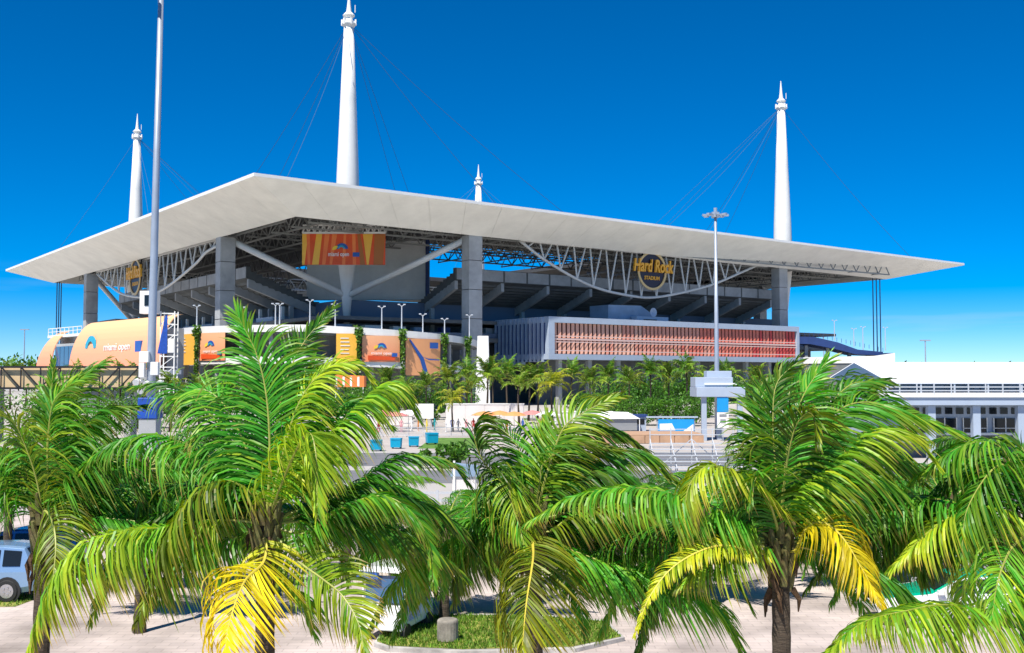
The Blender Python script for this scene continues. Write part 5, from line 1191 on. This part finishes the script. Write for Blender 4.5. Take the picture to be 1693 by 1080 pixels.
coco('middle palm with folded wind-blown fronds in front of the plaza', 882, 862, 16.5, [
 ([(905,780),(931,709),(964,683),(1004,662),(1024,655)], .2, .35, st_(lmax=.65, face=.6, droop=.9, wind=(.7,0,.1))),
 ([(892,800),(900,765),(945,742),(1018,745)], .0, .22, st_(lmax=.75, face=.4, droop=1.2, wind=(.9,0,0))),
 ([(905,820),(945,792),(1004,775),(1048,805),(1080,870),(1092,935)], .2, .12, st_(lmax=.9, droop=1.6)),
 ([(905,880),(950,852),(1015,836),(1068,850),(1098,895),(1106,945)], -.6, .5, st_(lmax=.75, droop=2.0, tip_brown=.4)),
 ([(881,895),(881,926),(870,1000),(862,1085)], -1.9, .68, st_(lmax=.95, face=.75, droop=1.0, wind=(.7,0,0), width=.030, tip_brown=.3)),
 ([(850,820),(800,764),(784,718),(795,695),(824,694)], -.1, .12, st_(lmax=.8, face=.3, droop=1.5, wind=(.6,0,0))),
 ([(868,810),(846,789),(844,822),(862,880),(870,925)], -.7, .35, st_(lmax=.65, face=.4, droop=1.4, tip_brown=.3)),
 ([(850,835),(822,805),(802,815),(795,880),(806,945)], .3, .05, st_(lmax=.75, droop=1.8)),
 ([(900,895),(964,950),(1004,948),(1045,962),(1085,990)], .3, .1, st_(lmax=.8, droop=1.8)),
 ([(900,890),(985,925),(1060,948),(1119,976),(1170,992),(1208,1034),(1228,1085)], -1.0, .08, st_(lmax=1.05, droop=1.9, width=.030)),
 ([(890,790),(925,720),(990,705),(1060,740)], .9, .1, st_(lmax=.85, droop=1.4, wind=(.7,0,0))),
 ([(895,830),(960,760),(1040,745),(1110,790)], .8, .08, st_(lmax=.9, droop=1.5, wind=(.7,0,0))),
 ([(860,860),(810,880),(770,930),(752,990)], .4, .22, st_(lmax=.85, droop=1.9)),
 ([(875,790),(850,730),(815,700)], .6, .0, st_(lmax=.8, face=.4, droop=1.2)),
 ([(895,860),(955,820),(1020,820),(1060,880)], 1.2, .0, st_(lmax=.9, droop=1.7)),
 ([(885,800),(890,740),(905,690)], .5, .1, st_(lmax=.6, face=.7, droop=.6)),
], 3, extra=15, els=(-.4,.25))
coco('front palm at right with a bright yellow drooping frond and bare trunk', 1290, 898, 15.0, [
 ([(1296,820),(1302,740),(1328,655),(1366,598)], .2, .0, st_(lmax=.8, face=.6, droop=.8, wind=(.8,0,.1))),
 ([(1284,800),(1278,700),(1284,635),(1316,600)], .3, .08, st_(lmax=.66, face=.85, droop=.8, wind=(.6,0,.1))),
 ([(1296,800),(1312,715),(1332,684),(1346,690),(1352,726)], -1.0, .3, st_(lmax=.8, face=.5, droop=1.3)),
 ([(1318,815),(1379,763),(1425,722),(1471,711),(1513,724),(1543,760)], -.3, .38, st_(lmax=.85, droop=1.5, wind=(.7,0,0))),
 ([(1310,800),(1345,725),(1390,676),(1440,665),(1499,682),(1583,716)], .3, .1, st_(lmax=.95, droop=1.1, wind=(.9,0,.1), face=.3)),
 ([(1312,912),(1333,874),(1362,864),(1394,890),(1426,942),(1458,1000)], -.9, 1.0, st_(lmax=.62, droop=1.2, width=.033, spacing=.026, tip_brown=.35, face=.35, wind=(-.35,0,0))),
 ([(1268,845),(1240,803),(1206,778),(1167,772),(1139,805),(1131,860),(1131,912)], -.5, .55, st_(lmax=.72, droop=1.7, tip_brown=.3)),
 ([(1268,905),(1225,900),(1178,922),(1128,965)], -.2, .35, st_(lmax=.75, droop=1.8, tip_brown=.3)),
 ([(1262,915),(1190,902),(1120,932),(1075,985),(1050,1050)], -1.2, .78, st_(lmax=.24, droop=1.3, face=.4)),
 ([(1325,850),(1393,786),(1462,800),(1518,860)], .3, .06, st_(lmax=.9, droop=1.7)),
 ([(1325,870),(1400,830),(1470,850),(1500,930)], .8, .12, st_(lmax=.85, droop=1.8)),
 ([(1290,800),(1290,720),(1310,640),(1350,620)], .9, .05, st_(lmax=.9, face=.8, droop=.9, wind=(.8,0,0))),
 ([(1300,800),(1340,720),(1400,640),(1460,630)], .9, .05, st_(lmax=.95, face=.4, droop=1.1, wind=(.9,0,.1))),
 ([(1280,820),(1262,730),(1256,670),(1272,632)], .7, .05, st_(lmax=.6, face=.7, droop=.9, wind=(.5,0,0))),
 ([(1270,850),(1215,830),(1180,860),(1165,930)], .8, .05, st_(lmax=.8, droop=1.7)),
 ([(1308,840),(1370,740),(1450,740),(1530,800)], 1.2, .04, st_(lmax=.95, droop=1.5, wind=(.8,0,0))),
 ([(1282,860),(1262,800),(1250,790),(1240,830)], -.9, .1, st_(lmax=.7, face=.5, droop=1.4)),
], 4, extra=13, els=(-.3,.8), tr=.122)
coco('palm at the right edge with dark drooping fronds along the bottom', 1700, 885, 15.0, [
 ([(1690,820),(1657,742),(1610,732),(1564,752),(1515,790)], .2, .12, st_(lmax=.9, droop=1.5)),
 ([(1680,860),(1624,838),(1564,858),(1518,896),(1478,936)], -.3, .48, st_(lmax=.8, droop=1.6, tip_brown=.3)),
 ([(1690,960),(1634,1008),(1564,1000),(1499,1010),(1425,1030),(1366,1080)], -2.2, .30, st_(lmax=.85, droop=2.0, width=.033, spacing=.026)),
 ([(1698,800),(1690,740),(1665,735)], .4, .1, st_(lmax=.85, face=.6, droop=1.1)),
 ([(1690,890),(1670,910),(1650,960),(1640,1020)], -1.3, .15, st_(lmax=.8, face=.6, droop=1.4)),
 ([(1670,870),(1600,850),(1545,880),(1530,960)], .7, .15, st_(lmax=.9, droop=1.8)),
 ([(1680,820),(1620,780),(1560,800),(1500,870)], 1.0, .05, st_(lmax=.9, droop=1.6)),
 ([(1720,800),(1760,740),(1820,760)], .0, .1, st_(lmax=.9, droop=1.5)),
 ([(1690,800),(1650,770),(1600,840),(1590,920)], -.6, .1, st_(lmax=.9, droop=1.7)),
], 5, extra=10, els=(-.1,.5))
# second row of palms behind, lower in the picture's middle
for px, py, Y, sd, yl, lb in ((235,777,30,31,.1,'bright green palm in the second row between the two left palms'),(1565,835,34,32,.1,'second row palm between the two right palms'),(735,880,31,33,.12,'second row palm right of the golf cart'),(1015,845,36,34,.05,'second row palm behind the middle palm'),(575,845,38,35,.05,'second row palm behind the left centre palm'),(1440,845,36,36,.05,'second row palm left of the green and white car'),(1165,860,33,37,.08,'second row palm between the middle and right front palms'),(345,845,35,38,.1,'second row palm left of the left centre trunk'),(1668,775,38,39,.05,'second row palm at the right edge'),(15,785,36,40,.05,'second row palm at the left edge'),(885,835,40,41,.05,'second row palm hidden behind the middle palm crown'),(1290,835,40,42,.05,'second row palm straight behind the right front palm')):
    coco(lb, px, py, Y, [], sd, extra=30, els=(-.5,.75), tr=.11)
